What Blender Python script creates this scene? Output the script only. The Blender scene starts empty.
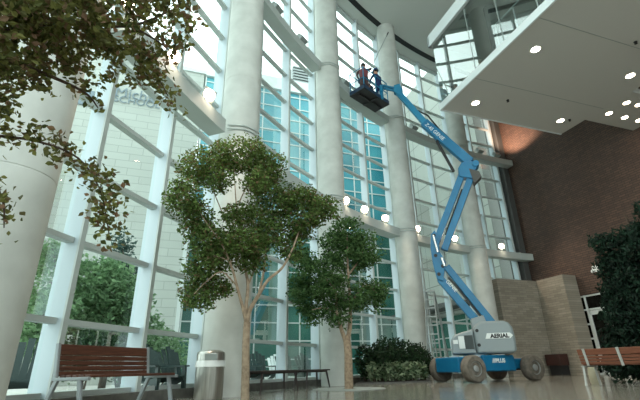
import bpy, math, random
import numpy as np
from mathutils import Vector, Matrix, Quaternion
random.seed(7); rng = np.random.default_rng(7)
PI = math.pi
S = bpy.context.scene
COL = S.collection

# ------------------------------------------------------------------ camera
F, H = 412.0, 0.45
up = np.array([-20/F, 1005/F, -1.0]); up /= np.linalg.norm(up)
fw = np.array([0, 0, -1.0]); fw -= fw @ up * up; fw /= np.linalg.norm(fw)
rt = np.cross(fw, up)
RM = np.array([rt, fw, up])
cam_d = bpy.data.cameras.new('camera'); cam = bpy.data.objects.new('camera', cam_d); COL.objects.link(cam)
cam_d.sensor_width = 36; cam_d.lens = F/640*36; cam_d.clip_start = 0.05; cam_d.clip_end = 500
M4 = Matrix([list(RM[i]) + [0] for i in range(3)] + [[0, 0, 0, 1]]); M4.translation = (0, 0, H)
cam.matrix_world = M4
S.camera = cam

def ray(x, y): return RM @ np.array([(x-320)/F, -(y-200)/F, -1.0])
def at_d(x, y, d):                     # the point seen at (x, y), d metres away over the ground
    r = ray(x, y); t = d/math.hypot(r[0], r[1]); return np.array([0, 0, H]) + t*r
def at_r(x, y, d):                     # the point seen at (x, y), d metres along the line of sight
    r = ray(x, y); return np.array([0, 0, H]) + d*r/np.linalg.norm(r)
def on_plane(x, y, p, n):
    r = ray(x, y); o = np.array([0, 0, H]); p = np.array(p, float); n = np.array(n, float)
    return o + ((p-o) @ n)/(r @ n)*r

# ------------------------------------------------------------------ the curved facade grid
CX, CY, RC, T0, DT, OFF = 18.12388657, 0.59422812, 21.62614334, .3830952, .22519952, .34312833
def P(t, r, z=0.0): return Vector((CX - r*math.cos(t), CY + r*math.sin(t), z))
def tj(j): return T0 + DT*((j-4)/3 + OFF)
def tcol(k): return T0 + DT*k
def on_cyl(x, y, r):
    d = ray(x, y); ox, oy = -CX, -CY
    a = d[0]**2+d[1]**2; b = ox*d[0]+oy*d[1]; c = ox*ox+oy*oy-r*r
    t = (-b+math.sqrt(b*b-a*c))/a
    return np.array([0, 0, H])+t*d
AZ = math.radians(-19.3)
UB = Vector((math.sin(AZ), math.cos(AZ), 0)); NB = Vector((UB.y, -UB.x, 0))   # along and across the brick wall
CB = Vector((10.72, 21.70, 0))
def B(s, t, z=0.0): return CB + UB*s + NB*t + Vector((0, 0, z))
def on_brick(x, y, off=0.0): return Vector(on_plane(x, y, CB+NB*off, NB))
CEIL = 16.83

# ------------------------------------------------------------------ mesh builder
class MB:
    def __init__(s): s.v = []; s.f = []
    def add(s, vs, fs):
        n = len(s.v); s.v += [tuple(v) for v in vs]; s.f += [tuple(i+n for i in f) for f in fs]
    def hexa(s, b4, t4):
        s.add(list(b4)+list(t4), [(3, 2, 1, 0), (4, 5, 6, 7), (0, 1, 5, 4), (1, 2, 6, 5), (2, 3, 7, 6), (3, 0, 4, 7)])
    def box(s, c, d, m=None):
        c = Vector(c); h = Vector(d)/2; q = []
        for z in (-1, 1):
            for x, y in ((-1, -1), (1, -1), (1, 1), (-1, 1)):
                p = Vector((x*h.x, y*h.y, z*h.z)); q.append(c + (m @ p if m else p))
        s.hexa(q[:4], q[4:])
    def bar(s, p, q, w, h, upv=(0, 0, 1), w2=None, h2=None):
        p = Vector(p); q = Vector(q); d = (q-p).normalized(); u = Vector(upv)
        sd = d.cross(u)
        if sd.length < 1e-4: sd = d.cross(Vector((1, 0, 0)))
        sd.normalize(); u = sd.cross(d)
        w2 = w if w2 is None else w2; h2 = h if h2 is None else h2
        a = [p - sd*w/2 - u*h/2, p + sd*w/2 - u*h/2, p + sd*w/2 + u*h/2, p - sd*w/2 + u*h/2]
        b = [q - sd*w2/2 - u*h2/2, q + sd*w2/2 - u*h2/2, q + sd*w2/2 + u*h2/2, q - sd*w2/2 + u*h2/2]
        s.hexa(a, b)
    def tube(s, pts, rad, n=8, caps=True):
        pts = [Vector(p) for p in pts]; rs = rad if isinstance(rad, (list, tuple)) else [rad]*len(pts)
        ref = None; rings = []
        for i, p in enumerate(pts):
            d = (pts[min(i+1, len(pts)-1)] - pts[max(i-1, 0)]).normalized()
            if ref is None:
                ref = d.cross(Vector((0, 0, 1)))
                if ref.length < 1e-3: ref = d.cross(Vector((1, 0, 0)))
            ref = (ref - d*ref.dot(d)).normalized(); o = d.cross(ref)
            rings.append([p + (ref*math.cos(2*PI*k/n) + o*math.sin(2*PI*k/n))*rs[i] for k in range(n)])
        vs = [v for r in rings for v in r]; fs = []
        for i in range(len(pts)-1):
            for k in range(n):
                a = i*n+k; b = i*n+(k+1) % n; fs.append((a, a+n, b+n, b))
        if caps: fs.append(tuple(range(n))); fs.append(tuple((len(pts)-1)*n+k for k in reversed(range(n))))
        s.add(vs, fs)
    def cyl(s, p, q, r, r2=None, n=24): s.tube([p, q], [r, r if r2 is None else r2], n)
    def lathe(s, prof, n=32, c=(0, 0, 0), ax=(0, 0, 1)):
        q = Vector((0, 0, 1)).rotation_difference(Vector(ax)); c = Vector(c); vs = []; fs = []
        for r, z in prof:
            for k in range(n):
                vs.append(c + q @ Vector((r*math.cos(2*PI*k/n), r*math.sin(2*PI*k/n), z)))
        for i in range(len(prof)-1):
            for k in range(n):
                a = i*n+k; b = i*n+(k+1) % n; fs.append((a, b, b+n, a+n))
        if prof[0][0] > 1e-4: fs.append(tuple(reversed(range(n))))
        if prof[-1][0] > 1e-4: fs.append(tuple((len(prof)-1)*n+k for k in range(n)))
        s.add(vs, fs)
    def ball(s, c, r, n=16, m=10):
        rr = r if isinstance(r, (tuple, list)) else (r, r, r); c = Vector(c); vs = []; fs = []
        for i in range(m+1):
            a = PI*i/m
            for k in range(n):
                b = 2*PI*k/n
                vs.append(c + Vector((rr[0]*math.sin(a)*math.cos(b), rr[1]*math.sin(a)*math.sin(b), -rr[2]*math.cos(a))))
        for i in range(m):
            for k in range(n):
                fs.append((i*n+k, i*n+(k+1) % n, (i+1)*n+(k+1) % n, (i+1)*n+k))
        s.add(vs, fs)
    def prism(s, poly, d):              # closed polygon of 3D points extruded by vector d
        n = len(poly); d = Vector(d); a = [Vector(p) for p in poly]; b = [p+d for p in a]
        s.add(a+b, [tuple(reversed(range(n))), tuple(range(n, 2*n))] + [(i, (i+1) % n, n+(i+1) % n, n+i) for i in range(n)])
    def arc(s, t0, t1, r0, r1, z0, z1, n=8):
        vs = []; fs = []
        for i in range(n+1):
            t = t0+(t1-t0)*i/n
            vs += [P(t, r0, z0), P(t, r1, z0), P(t, r1, z1), P(t, r0, z1)]
        for i in range(n):
            a = 4*i; b = a+4
            for k in range(4): fs.append((a+k, a+(k+1) % 4, b+(k+1) % 4, b+k))
        fs += [(3, 2, 1, 0), (4*n, 4*n+1, 4*n+2, 4*n+3)]
        s.add(vs, fs)

def setp(o, label=None, cat=None, group=None, kind=None):
    if label: o['label'] = label
    if cat: o['category'] = cat
    if group: o['group'] = group
    if kind: o['kind'] = kind
    return o
def obj(name, mb, mat, parent=None, smooth=False, bevel=0, rel=False, label=None, kind=None):
    me = bpy.data.meshes.new(name)
    v = mb.v
    if parent is not None and not rel:
        l = parent.location; pp = parent.parent
        while pp is not None: l = l + pp.location; pp = pp.parent
        v = [(a-l.x, b-l.y, c-l.z) for a, b, c in v]
    me.from_pydata(v, [], mb.f); me.update()
    import bmesh
    bm = bmesh.new(); bm.from_mesh(me); bmesh.ops.recalc_face_normals(bm, faces=bm.faces); bm.to_mesh(me); bm.free()
    me.materials.append(mat)
    if smooth:
        me.polygons.foreach_set('use_smooth', [True]*len(me.polygons))
        try: me.set_sharp_from_angle(angle=math.radians(40))
        except Exception: pass
    o = bpy.data.objects.new(name, me); COL.objects.link(o)
    if parent is not None: o.parent = parent
    if bevel:
        m = o.modifiers.new('bevel', 'BEVEL'); m.width = bevel; m.segments = 2; m.limit_method = 'ANGLE'; m.angle_limit = math.radians(40)
    if label: o['label'] = label
    if kind: o['kind'] = kind
    return o
def thing(name, label, cat, loc=(0, 0, 0), rz=0, group=None):
    o = bpy.data.objects.new(name, None); COL.objects.link(o); o.empty_display_size = .2
    o.location = loc; o.rotation_euler = (0, 0, rz)
    return setp(o, label, cat, group)
def dup(o, parent=None):
    c = o.copy(); COL.objects.link(c)
    if parent is not None: c.parent = parent
    for ch in list(o.children): dup(ch, c)
    return c
def text_mesh(name, body, size, mat, parent, origin, xdir, ydir, depth=.004, rel=False, bold=0):
    cu = bpy.data.curves.new(name, 'FONT'); cu.body = body; cu.size = size; cu.extrude = depth; cu.offset = bold; cu.align_x = 'LEFT'
    tmp = bpy.data.objects.new('tmp_text', cu); COL.objects.link(tmp)
    dg = bpy.context.evaluated_depsgraph_get(); me = bpy.data.meshes.new_from_object(tmp.evaluated_get(dg))
    bpy.data.objects.remove(tmp); bpy.data.curves.remove(cu)
    x = Vector(xdir).normalized(); y = Vector(ydir); y = (y - x*y.dot(x)).normalized(); z = x.cross(y)
    m = Matrix(((x.x, y.x, z.x, origin[0]), (x.y, y.y, z.y, origin[1]), (x.z, y.z, z.z, origin[2]), (0, 0, 0, 1)))
    me.transform(m)
    if parent is not None and not rel:
        l = parent.location.copy(); pp = parent.parent
        while pp is not None: l = l + pp.location; pp = pp.parent
        me.transform(Matrix.Translation(-l))
    me.materials.clear(); me.materials.append(mat); me.name = name
    o = bpy.data.objects.new(name, me); COL.objects.link(o); o.parent = parent
    return o

# ------------------------------------------------------------------ materials
def lin(c): return tuple(((v/255)/12.92 if v <= 10 else (((v/255)+.055)/1.055)**2.4) for v in c) + (1,)
def mat(name, rgb, rough=.6, metal=0, spec=None):
    m = bpy.data.materials.new(name); m.use_nodes = True
    b = m.node_tree.nodes['Principled BSDF']
    b.inputs['Base Color'].default_value = lin(rgb); b.inputs['Roughness'].default_value = rough; b.inputs['Metallic'].default_value = metal
    if spec is not None: b.inputs['Specular IOR Level'].default_value = spec
    return m
def noisy(name, rgb1, rgb2, scale, rough=.6, metal=0, bump=0, detail=6, stretch=None, lo=.35, hi=.65, spec=None):
    m = mat(name, rgb1, rough, metal, spec); nt = m.node_tree; b = nt.nodes['Principled BSDF']
    tc = nt.nodes.new('ShaderNodeTexCoord'); mp = nt.nodes.new('ShaderNodeMapping'); nz = nt.nodes.new('ShaderNodeTexNoise'); cr = nt.nodes.new('ShaderNodeValToRGB')
    nz.inputs['Scale'].default_value = scale; nz.inputs['Detail'].default_value = detail
    if stretch: mp.inputs['Scale'].default_value = stretch
    cr.color_ramp.elements[0].color = lin(rgb1); cr.color_ramp.elements[1].color = lin(rgb2)
    cr.color_ramp.elements[0].position = lo; cr.color_ramp.elements[1].position = hi
    L = nt.links.new
    L(tc.outputs['Object'], mp.inputs['Vector']); L(mp.outputs[0], nz.inputs['Vector']); L(nz.outputs['Fac'], cr.inputs[0]); L(cr.outputs[0], b.inputs['Base Color'])
    if bump:
        bp = nt.nodes.new('ShaderNodeBump'); bp.inputs['Strength'].default_value = bump; L(nz.outputs['Fac'], bp.inputs['Height']); L(bp.outputs[0], b.inputs['Normal'])
    return m
def leafmat(name, cols, rough=.5, trans=.25):
    m = bpy.data.materials.new(name); m.use_nodes = True; nt = m.node_tree; b = nt.nodes['Principled BSDF']
    g = nt.nodes.new('ShaderNodeNewGeometry'); cr = nt.nodes.new('ShaderNodeValToRGB'); L = nt.links.new
    e = cr.color_ramp.elements
    for i, c in enumerate(cols):
        x = i/(len(cols)-1)
        if i == 0: e[0].position = 0; e[0].color = lin(c)
        elif i == len(cols)-1: e[-1].position = 1; e[-1].color = lin(c)
        else: q = e.new(x); q.color = lin(c)
    L(g.outputs['Random Per Island'], cr.inputs[0]); L(cr.outputs[0], b.inputs['Base Color'])
    b.inputs['Roughness'].default_value = rough+.15; b.inputs['Specular IOR Level'].default_value = .25
    t = nt.nodes.new('ShaderNodeBsdfTranslucent'); mx = nt.nodes.new('ShaderNodeMixShader'); mx.inputs[0].default_value = trans
    L(cr.outputs[0], t.inputs[0]); L(b.outputs[0], mx.inputs[1]); L(t.outputs[0], mx.inputs[2]); L(mx.outputs[0], nt.nodes['Material Output'].inputs[0])
    return m
def glassmat(name, tint, boost=1.0, ior=1.5, base=0.0):
    m = bpy.data.materials.new(name); m.use_nodes = True; nt = m.node_tree; nt.nodes.remove(nt.nodes['Principled BSDF'])
    L = nt.links.new
    tr = nt.nodes.new('ShaderNodeBsdfTransparent'); tr.inputs[0].default_value = (*tint, 1)
    gl = nt.nodes.new('ShaderNodeBsdfGlossy'); gl.inputs['Roughness'].default_value = 0.0; gl.inputs[0].default_value = (.95, 1, .98, 1)
    fr = nt.nodes.new('ShaderNodeFresnel'); fr.inputs['IOR'].default_value = ior
    mu = nt.nodes.new('ShaderNodeMath'); mu.operation = 'MULTIPLY_ADD'; mu.inputs[1].default_value = boost; mu.inputs[2].default_value = base; mu.use_clamp = True
    mx = nt.nodes.new('ShaderNodeMixShader')
    L(fr.outputs[0], mu.inputs[0]); L(mu.outputs[0], mx.inputs[0]); L(tr.outputs[0], mx.inputs[1]); L(gl.outputs[0], mx.inputs[2]); L(mx.outputs[0], nt.nodes['Material Output'].inputs[0])
    return m
def emit(name, rgb, st):
    m = bpy.data.materials.new(name); m.use_nodes = True; nt = m.node_tree; nt.nodes.remove(nt.nodes['Principled BSDF'])
    e = nt.nodes.new('ShaderNodeEmission'); e.inputs[0].default_value = lin(rgb); e.inputs[1].default_value = st
    nt.links.new(e.outputs[0], nt.nodes['Material Output'].inputs[0]); return m
def brickmat(name, c1, c2, mortar, bw, bh, ms, rough=.8, rot=0, bump=.3, noise=.35, offset=.5):
    # rot = angle of the wall's run in plan; bricks laid in object space (world metres)
    m = mat(name, c1, rough); nt = m.node_tree; b = nt.nodes['Principled BSDF']; L = nt.links.new
    tc = nt.nodes.new('ShaderNodeTexCoord'); mp = nt.nodes.new('ShaderNodeMapping'); mp.vector_type = 'POINT'
    mp.inputs['Rotation'].default_value = (0, 0, rot)
    sp = nt.nodes.new('ShaderNodeSeparateXYZ'); cb = nt.nodes.new('ShaderNodeCombineXYZ'); br = nt.nodes.new('ShaderNodeTexBrick')
    L(tc.outputs['Object'], mp.inputs[0]); L(mp.outputs[0], sp.inputs[0]); L(sp.outputs['X'], cb.inputs['X']); L(sp.outputs['Z'], cb.inputs['Y']); L(cb.outputs[0], br.inputs['Vector'])
    br.inputs['Color1'].default_value = lin(c1); br.inputs['Color2'].default_value = lin(c2); br.inputs['Mortar'].default_value = lin(mortar)
    br.inputs['Scale'].default_value = 1; br.inputs['Brick Width'].default_value = bw; br.inputs['Row Height'].default_value = bh; br.inputs['Mortar Size'].default_value = ms
    br.offset = offset
    nz = nt.nodes.new('ShaderNodeTexNoise'); nz.inputs['Scale'].default_value = .9; nz.inputs['Detail'].default_value = 5
    mx = nt.nodes.new('ShaderNodeMix'); mx.data_type = 'RGBA'; mx.blend_type = 'MULTIPLY'; mx.inputs[0].default_value = noise
    L(tc.outputs['Object'], nz.inputs['Vector']); L(br.outputs['Color'], mx.inputs[6]); L(nz.outputs['Color'], mx.inputs[7])
    hs = nt.nodes.new('ShaderNodeHueSaturation'); hs.inputs['Saturation'].default_value = 0
    L(nz.outputs['Color'], hs.inputs['Color']); L(hs.outputs[0], mx.inputs[7])
    L(mx.outputs[2], b.inputs['Base Color'])
    if bump:
        bp = nt.nodes.new('ShaderNodeBump'); bp.inputs['Strength'].default_value = bump; bp.inputs['Distance'].default_value = .01; bp.invert = True
        L(br.outputs['Fac'], bp.inputs['Height']); L(bp.outputs[0], b.inputs['Normal'])
    return m

M = {}
M['concrete'] = noisy('concrete', (186, 188, 182), (206, 208, 202), 2.2, .75, bump=.05, lo=.3, hi=.7)
M['alu'] = mat('painted_aluminium', (184, 196, 202), .45)
M['transom'] = mat('grey_aluminium', (182, 188, 185), .5)
M['beam'] = mat('grey_steel', (178, 185, 181), .5)
M['fixture'] = mat('fixture_grey', (142, 150, 146), .5)
M['glass'] = glassmat('facade_glass', (.92, .985, .965), .3)
M['ceiling'] = mat('ceiling_paint', (205, 208, 203), .85)
M['slot'] = mat('slot_black', (22, 24, 24), .6)
M['brick'] = brickmat('red_brown_brick', (104, 78, 64), (84, 62, 52), (58, 46, 40), .30, .10, .014, rot=-(PI/2-AZ), noise=.45, offset=.33)
M['stone'] = brickmat('split_limestone', (172, 162, 147), (148, 139, 124), (128, 120, 108), .42, .10, .006, rot=-(PI/2-AZ), noise=.5)
M['stone_b'] = brickmat('split_limestone_end', (172, 162, 147), (148, 139, 124), (128, 120, 108), .42, .10, .006, rot=AZ, noise=.5)
M['dark_pier'] = mat('dark_grey_pier', (74, 74, 72), .7)
M['plaster'] = mat('soffit_paint', (192, 190, 184), .85)
M['white_paint'] = mat('white_paint', (214, 220, 220), .5)
M['box_glass'] = glassmat('balcony_glass', (.72, .80, .79), 3.2, 1.5, .04)
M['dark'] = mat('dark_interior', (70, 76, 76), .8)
M['black'] = mat('black_rubber', (30, 30, 31), .6)
M['tyre'] = noisy('tyre_rubber', (92, 86, 78), (116, 108, 98), 9, .85)
M['hub'] = mat('wheel_hub', (150, 152, 150), .45, .3)
M['blue'] = noisy('lift_blue', (6, 100, 142), (10, 110, 152), 3, .4)
M['blue_light'] = mat('jib_blue', (34, 128, 166), .4)
M['lift_grey'] = mat('lift_grey', (138, 148, 150), .4)
M['chrome'] = mat('chrome_rod', (210, 214, 214), .25, .8)
M['white'] = mat('label_white', (228, 232, 230), .5)
M['ink'] = mat('label_ink', (18, 20, 20), .5)
M['wood'] = noisy('dark_bench_wood', (70, 38, 26), (92, 54, 38), 5, .5, stretch=(1, 1, 14))
M['wood_o'] = noisy('orange_bench_wood', (104, 60, 42), (122, 74, 52), 5, .5, stretch=(1, 1, 14))
M['bench_metal'] = mat('bench_aluminium', (150, 156, 158), .45, .4)
M['bench_pale'] = mat('pale_bench_aluminium', (176, 178, 174), .4, .2)
M['steel'] = noisy('brushed_steel', (168, 166, 160), (190, 188, 182), 40, .32, .9, stretch=(1, 1, .05))
M['bag'] = mat('plastic_bag', (226, 228, 226), .35)
M['bark'] = noisy('ficus_bark', (164, 143, 120), (130, 110, 90), 14, .85, bump=.2)
M['bark_d'] = noisy('dark_bark', (84, 66, 52), (60, 48, 40), 14, .85)
M['leaf'] = leafmat('ficus_leaf', [(54, 72, 34), (84, 106, 54), (112, 138, 72), (72, 90, 46), (118, 98, 70)], .5, .35)
M['leaf_near'] = leafmat('near_ficus_leaf', [(62, 70, 36), (98, 102, 54), (126, 126, 70), (84, 84, 50), (134, 104, 82)], .5, .4)
M['leaf2'] = leafmat('second_ficus_leaf', [(40, 68, 36), (70, 100, 56), (96, 130, 76), (60, 78, 44)], .5, .35)
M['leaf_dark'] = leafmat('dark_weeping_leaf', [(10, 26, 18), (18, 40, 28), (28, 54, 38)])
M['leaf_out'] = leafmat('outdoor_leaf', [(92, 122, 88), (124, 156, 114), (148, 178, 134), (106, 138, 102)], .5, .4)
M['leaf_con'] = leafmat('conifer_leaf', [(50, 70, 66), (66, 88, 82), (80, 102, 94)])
M['leaf_shrub'] = leafmat('shrub_leaf', [(18, 34, 22), (32, 54, 32), (48, 74, 42)])
M['leaf_pale'] = leafmat('pale_edged_leaf', [(50, 74, 46), (170, 186, 150), (40, 64, 38), (120, 142, 104)], .35)
M['leaf_shrub2'] = leafmat('outdoor_shrub_leaf', [(44, 66, 48), (66, 92, 66), (84, 112, 80)])
M['chair'] = mat('dark_green_plastic', (38, 56, 54), .5)
M['chair_w'] = mat('white_plastic', (214, 222, 222), .5)
M['table'] = mat('dark_bench_top', (62, 52, 50), .4)
M['ladder'] = mat('ladder_aluminium', (158, 164, 162), .45, .3)
M['planter'] = mat('beige_pot', (164, 158, 136), .7)
M['redwood'] = noisy('dark_red_timber', (66, 34, 28), (52, 28, 24), 4, .5)
M['door_glass'] = glassmat('door_glass', (.10, .12, .12), 1.0)
M['door_frame'] = mat('door_frame', (206, 210, 208), .45)
M['curb'] = noisy('grey_curb', (84, 82, 78), (104, 102, 96), 6, .7)
M['soil'] = mat('soil', (48, 40, 34), .9)
M['paving'] = noisy('outdoor_paving', (176, 176, 170), (196, 196, 190), 3, .85)
M['navy'] = noisy('navy_cloth', (24, 44, 84), (34, 58, 104), 8, .8)
M['navy_p'] = mat('console_navy', (26, 56, 84), .5)
M['brown'] = noisy('brown_cloth', (66, 50, 52), (86, 62, 62), 8, .8)
M['pink'] = mat('pink_vest', (128, 66, 72), .7)
M['skin'] = mat('skin', (196, 144, 118), .6)
M['hair'] = mat('hair', (38, 30, 28), .7)
M['hat_b'] = mat('blue_hat', (40, 78, 130), .5)
M['louvre'] = mat('louvre_grey', (128, 134, 134), .6)
def curtain(name, c1, c2):
    m = mat(name, c1, .25); nt = m.node_tree; b = nt.nodes['Principled BSDF']; L = nt.links.new
    tc = nt.nodes.new('ShaderNodeTexCoord'); vo = nt.nodes.new('ShaderNodeTexNoise'); vo.inputs['Scale'].default_value = .35; vo.inputs['Detail'].default_value = 2
    cr = nt.nodes.new('ShaderNodeValToRGB'); cr.color_ramp.elements[0].color = lin(c1); cr.color_ramp.elements[1].color = lin(c2)
    cr.color_ramp.elements[0].position = .35; cr.color_ramp.elements[1].position = .65
    L(tc.outputs['Object'], vo.inputs['Vector']); L(vo.outputs['Fac'], cr.inputs[0]); L(cr.outputs[0], b.inputs['Base Color'])
    return m
M['teal'] = curtain('teal_glazing', (46, 118, 132), (70, 142, 152))
M['teal_g'] = curtain('green_glazing', (38, 82, 76), (58, 106, 94))
M['bldg_white'] = mat('building_white', (186, 192, 190), .7)
M['pale_brick'] = brickmat('pale_grey_brick', (170, 174, 168), (164, 168, 162), (150, 154, 148), 1.2, .4, .02, rot=-(PI/2-AZ)-PI/2, noise=.12, bump=0)
M['panel'] = brickmat('pale_grey_panel', (162, 165, 158), (158, 161, 154), (116, 118, 114), 2.4, 1.9, .03, rot=-(PI/2-AZ), noise=.08, bump=0, offset=0)
M['sign'] = mat('sign_grey', (104, 118, 126), .5)
M['lamp'] = emit('warm_lamp', (255, 226, 196), 26)
M['lamp_s'] = emit('warm_downlight', (255, 232, 200), 22)
# terrazzo floor
def floormat():
    m = mat('polished_terrazzo', (150, 142, 130), .12); nt = m.node_tree; b = nt.nodes['Principled BSDF']; L = nt.links.new
    tc = nt.nodes.new('ShaderNodeTexCoord'); vo = nt.nodes.new('ShaderNodeTexVoronoi'); vo.inputs['Scale'].default_value = 60
    cr = nt.nodes.new('ShaderNodeValToRGB'); cr.color_ramp.elements[0].color = lin((136, 132, 122)); cr.color_ramp.elements[1].color = lin((150, 146, 136))
    L(tc.outputs['Object'], vo.inputs['Vector']); L(vo.outputs['Color'], cr.inputs[0])
    br = nt.nodes.new('ShaderNodeTexBrick'); br.offset = 0; br.inputs['Scale'].default_value = 1; br.inputs['Brick Width'].default_value = 1.2; br.inputs['Row Height'].default_value = 1.2; br.inputs['Mortar Size'].default_value = .008
    br.inputs['Color1'].default_value = (1, 1, 1, 1); br.inputs['Color2'].default_value = (.9, .9, .9, 1); br.inputs['Mortar'].default_value = (.45, .45, .45, 1)
    mp = nt.nodes.new('ShaderNodeMapping'); mp.inputs['Rotation'].default_value = (0, 0, -AZ)
    L(tc.outputs['Object'], mp.inputs[0]); L(mp.outputs[0], br.inputs['Vector'])
    mx = nt.nodes.new('ShaderNodeMix'); mx.data_type = 'RGBA'; mx.blend_type = 'MULTIPLY'; mx.inputs[0].default_value = .8
    L(cr.outputs[0], mx.inputs[6]); L(br.outputs['Color'], mx.inputs[7]); L(mx.outputs[2], b.inputs['Base Color'])
    nz = nt.nodes.new('ShaderNodeTexNoise'); nz.inputs['Scale'].default_value = 1.3
    mr = nt.nodes.new('ShaderNodeMapRange'); mr.inputs[3].default_value = .08; mr.inputs[4].default_value = .2
    L(tc.outputs['Object'], nz.inputs['Vector']); L(nz.outputs['Fac'], mr.inputs[0]); L(mr.outputs[0], b.inputs['Roughness'])
    return m
M['floor'] = floormat()

# ------------------------------------------------------------------ SETTING
def struct(name, mb, m, parent=None, **k):
    o = obj(name, mb, m, parent, **k)
    if parent is None: o['kind'] = 'structure'
    return o
JA, JB = -5.0, 14.06
GR = RC + .85                                     # glass radius
arcpts = [P(tj(JA)+(tj(JB)-tj(JA))*i/40, GR+.1) for i in range(41)]
room = arcpts + [B(.35, .02), B(-28, .02), Vector((-5.2, -4.8, 0))]
mb = MB(); mb.prism([p + Vector((0, 0, -.2)) for p in room], (0, 0, .2)); struct('floor', mb, M['floor'])
mb = MB(); mb.prism([p + Vector((0, 0, CEIL)) for p in room], (0, 0, .3)); struct('ceiling', mb, M['ceiling'])
# ceiling slot diffuser, broken at the columns
n = 0
for k in range(-1, 4):
    a = tcol(k)+.47/RC; b = (tcol(k+1)-.47/RC) if k < 3 else tj(13.9)
    mb = MB(); mb.arc(a, b, RC-.13, RC+.13, CEIL-.03, CEIL-.001, 12); n += 1
    struct('trim_%d' % n, mb, M['slot'])
# base curb of the glazing
mb = MB(); mb.arc(tj(JA), tj(JB), RC+.5, RC+.98, 0, .16, 60); struct('baseboard_left', mb, M['curb'])
# windows: one per pane column
wn = 0
ZT = [.16] + [1.12+1.135*k for k in range(14)] + [CEIL-.02]
for j in range(-4, 14):
    wn += 1
    a, b = tj(j), tj(j+1)
    mb = MB()
    for i, z in enumerate(ZT):
        if i == 0: mb.arc(a, b, RC+.70, RC+.9, z, z+.07, 1)
        elif i == len(ZT)-1: mb.arc(a, b, RC+.70, RC+.9, z-.12, z, 1)
        else: mb.arc(a, b, RC+.70, RC+.83, z-.04, z+.04, 1)
    w = struct('window_%d' % wn, mb, M['transom'])
    g = MB()
    p0, p1 = P(a, GR), P(b, GR)
    for i in range(len(ZT)-1):
        g.add([p0+Vector((0, 0, ZT[i])), p1+Vector((0, 0, ZT[i])), p1+Vector((0, 0, ZT[i+1])), p0+Vector((0, 0, ZT[i+1]))], [(0, 1, 2, 3)])
    obj('glass_pane', g, M['glass'], w)
    mm = MB(); dw = .04/RC
    mm.arc(b-dw, b+dw, RC+.62, RC+.92, .16, CEIL, 1)
    mu_ = obj('mullion', mm, M['alu'], w)
    mc = MB(); mc.arc(b-dw*1.05, b+dw*1.05, RC+.585, RC+.62, .16, CEIL, 1); obj('mullion_cap', mc, M['transom'], mu_)
# dark pier closing the glazing against the brick
mb = MB(); tb = math.atan2(CB.y-CY, CX-CB.x)
mb.arc(tj(JB)+.04/RC, tb, RC+.35, RC+1.2, 0, CEIL, 2); struct('trim_10', mb, M['dark_pier'])
# brick wall with the door opening below
mb = MB()
def wallbox(m, s0, s1, t0, t1, z0, z1): m.hexa([B(s0, t0, z0), B(s1, t0, z0), B(s1, t1, z0), B(s0, t1, z0)], [B(s0, t0, z1), B(s1, t0, z1), B(s1, t1, z1), B(s0, t1, z1)])
wallbox(mb, .35, -28, 0, .4, 3.28, CEIL)
wallbox(mb, .35, -2.15, 0, .4, 0, 3.28)
wallbox(mb, -6.6, -28, 0, .4, 0, 3.28)
struct('wall_right', mb, M['brick'])
# two faces of split-stone wall in front of the brick
mb = MB(); wallbox(mb, -1.38, -2.9, -.8, -.003, 0, 4.22)
struct('wall_stone_side', mb, M['stone'])
mb = MB(); wallbox(mb, -1.05, -1.38, -3.15, -.003, 0, 4.22)
struct('wall_stone_end', mb, M['stone_b'])
# unseen rear wall behind the camera, opened above so daylight brightens the hall
mb = MB()
R0, R1 = B(-28, 0), Vector((-5.2, -4.8, 0))
rd = (R1-R0).normalized(); rn = Vector((-rd.y, rd.x, 0))
def rbox(a, b, z0, z1):
    p, q = R0.lerp(R1, a), R0.lerp(R1, b)
    mb.hexa([p+Vector((0, 0, z0)), q+Vector((0, 0, z0)), q-rn*.3+Vector((0, 0, z0)), p-rn*.3+Vector((0, 0, z0))], [p+Vector((0, 0, z1)), q+Vector((0, 0, z1)), q-rn*.3+Vector((0, 0, z1)), p-rn*.3+Vector((0, 0, z1))])
rbox(0, 1, 0, 2.4); rbox(0, 1, 15.6, CEIL)
for i in range(7): rbox(i/6-.008 if i else 0, i/6+.008 if i < 6 else 1, 2.4, 15.6)
struct('wall_back', mb, M['ceiling'])
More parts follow.
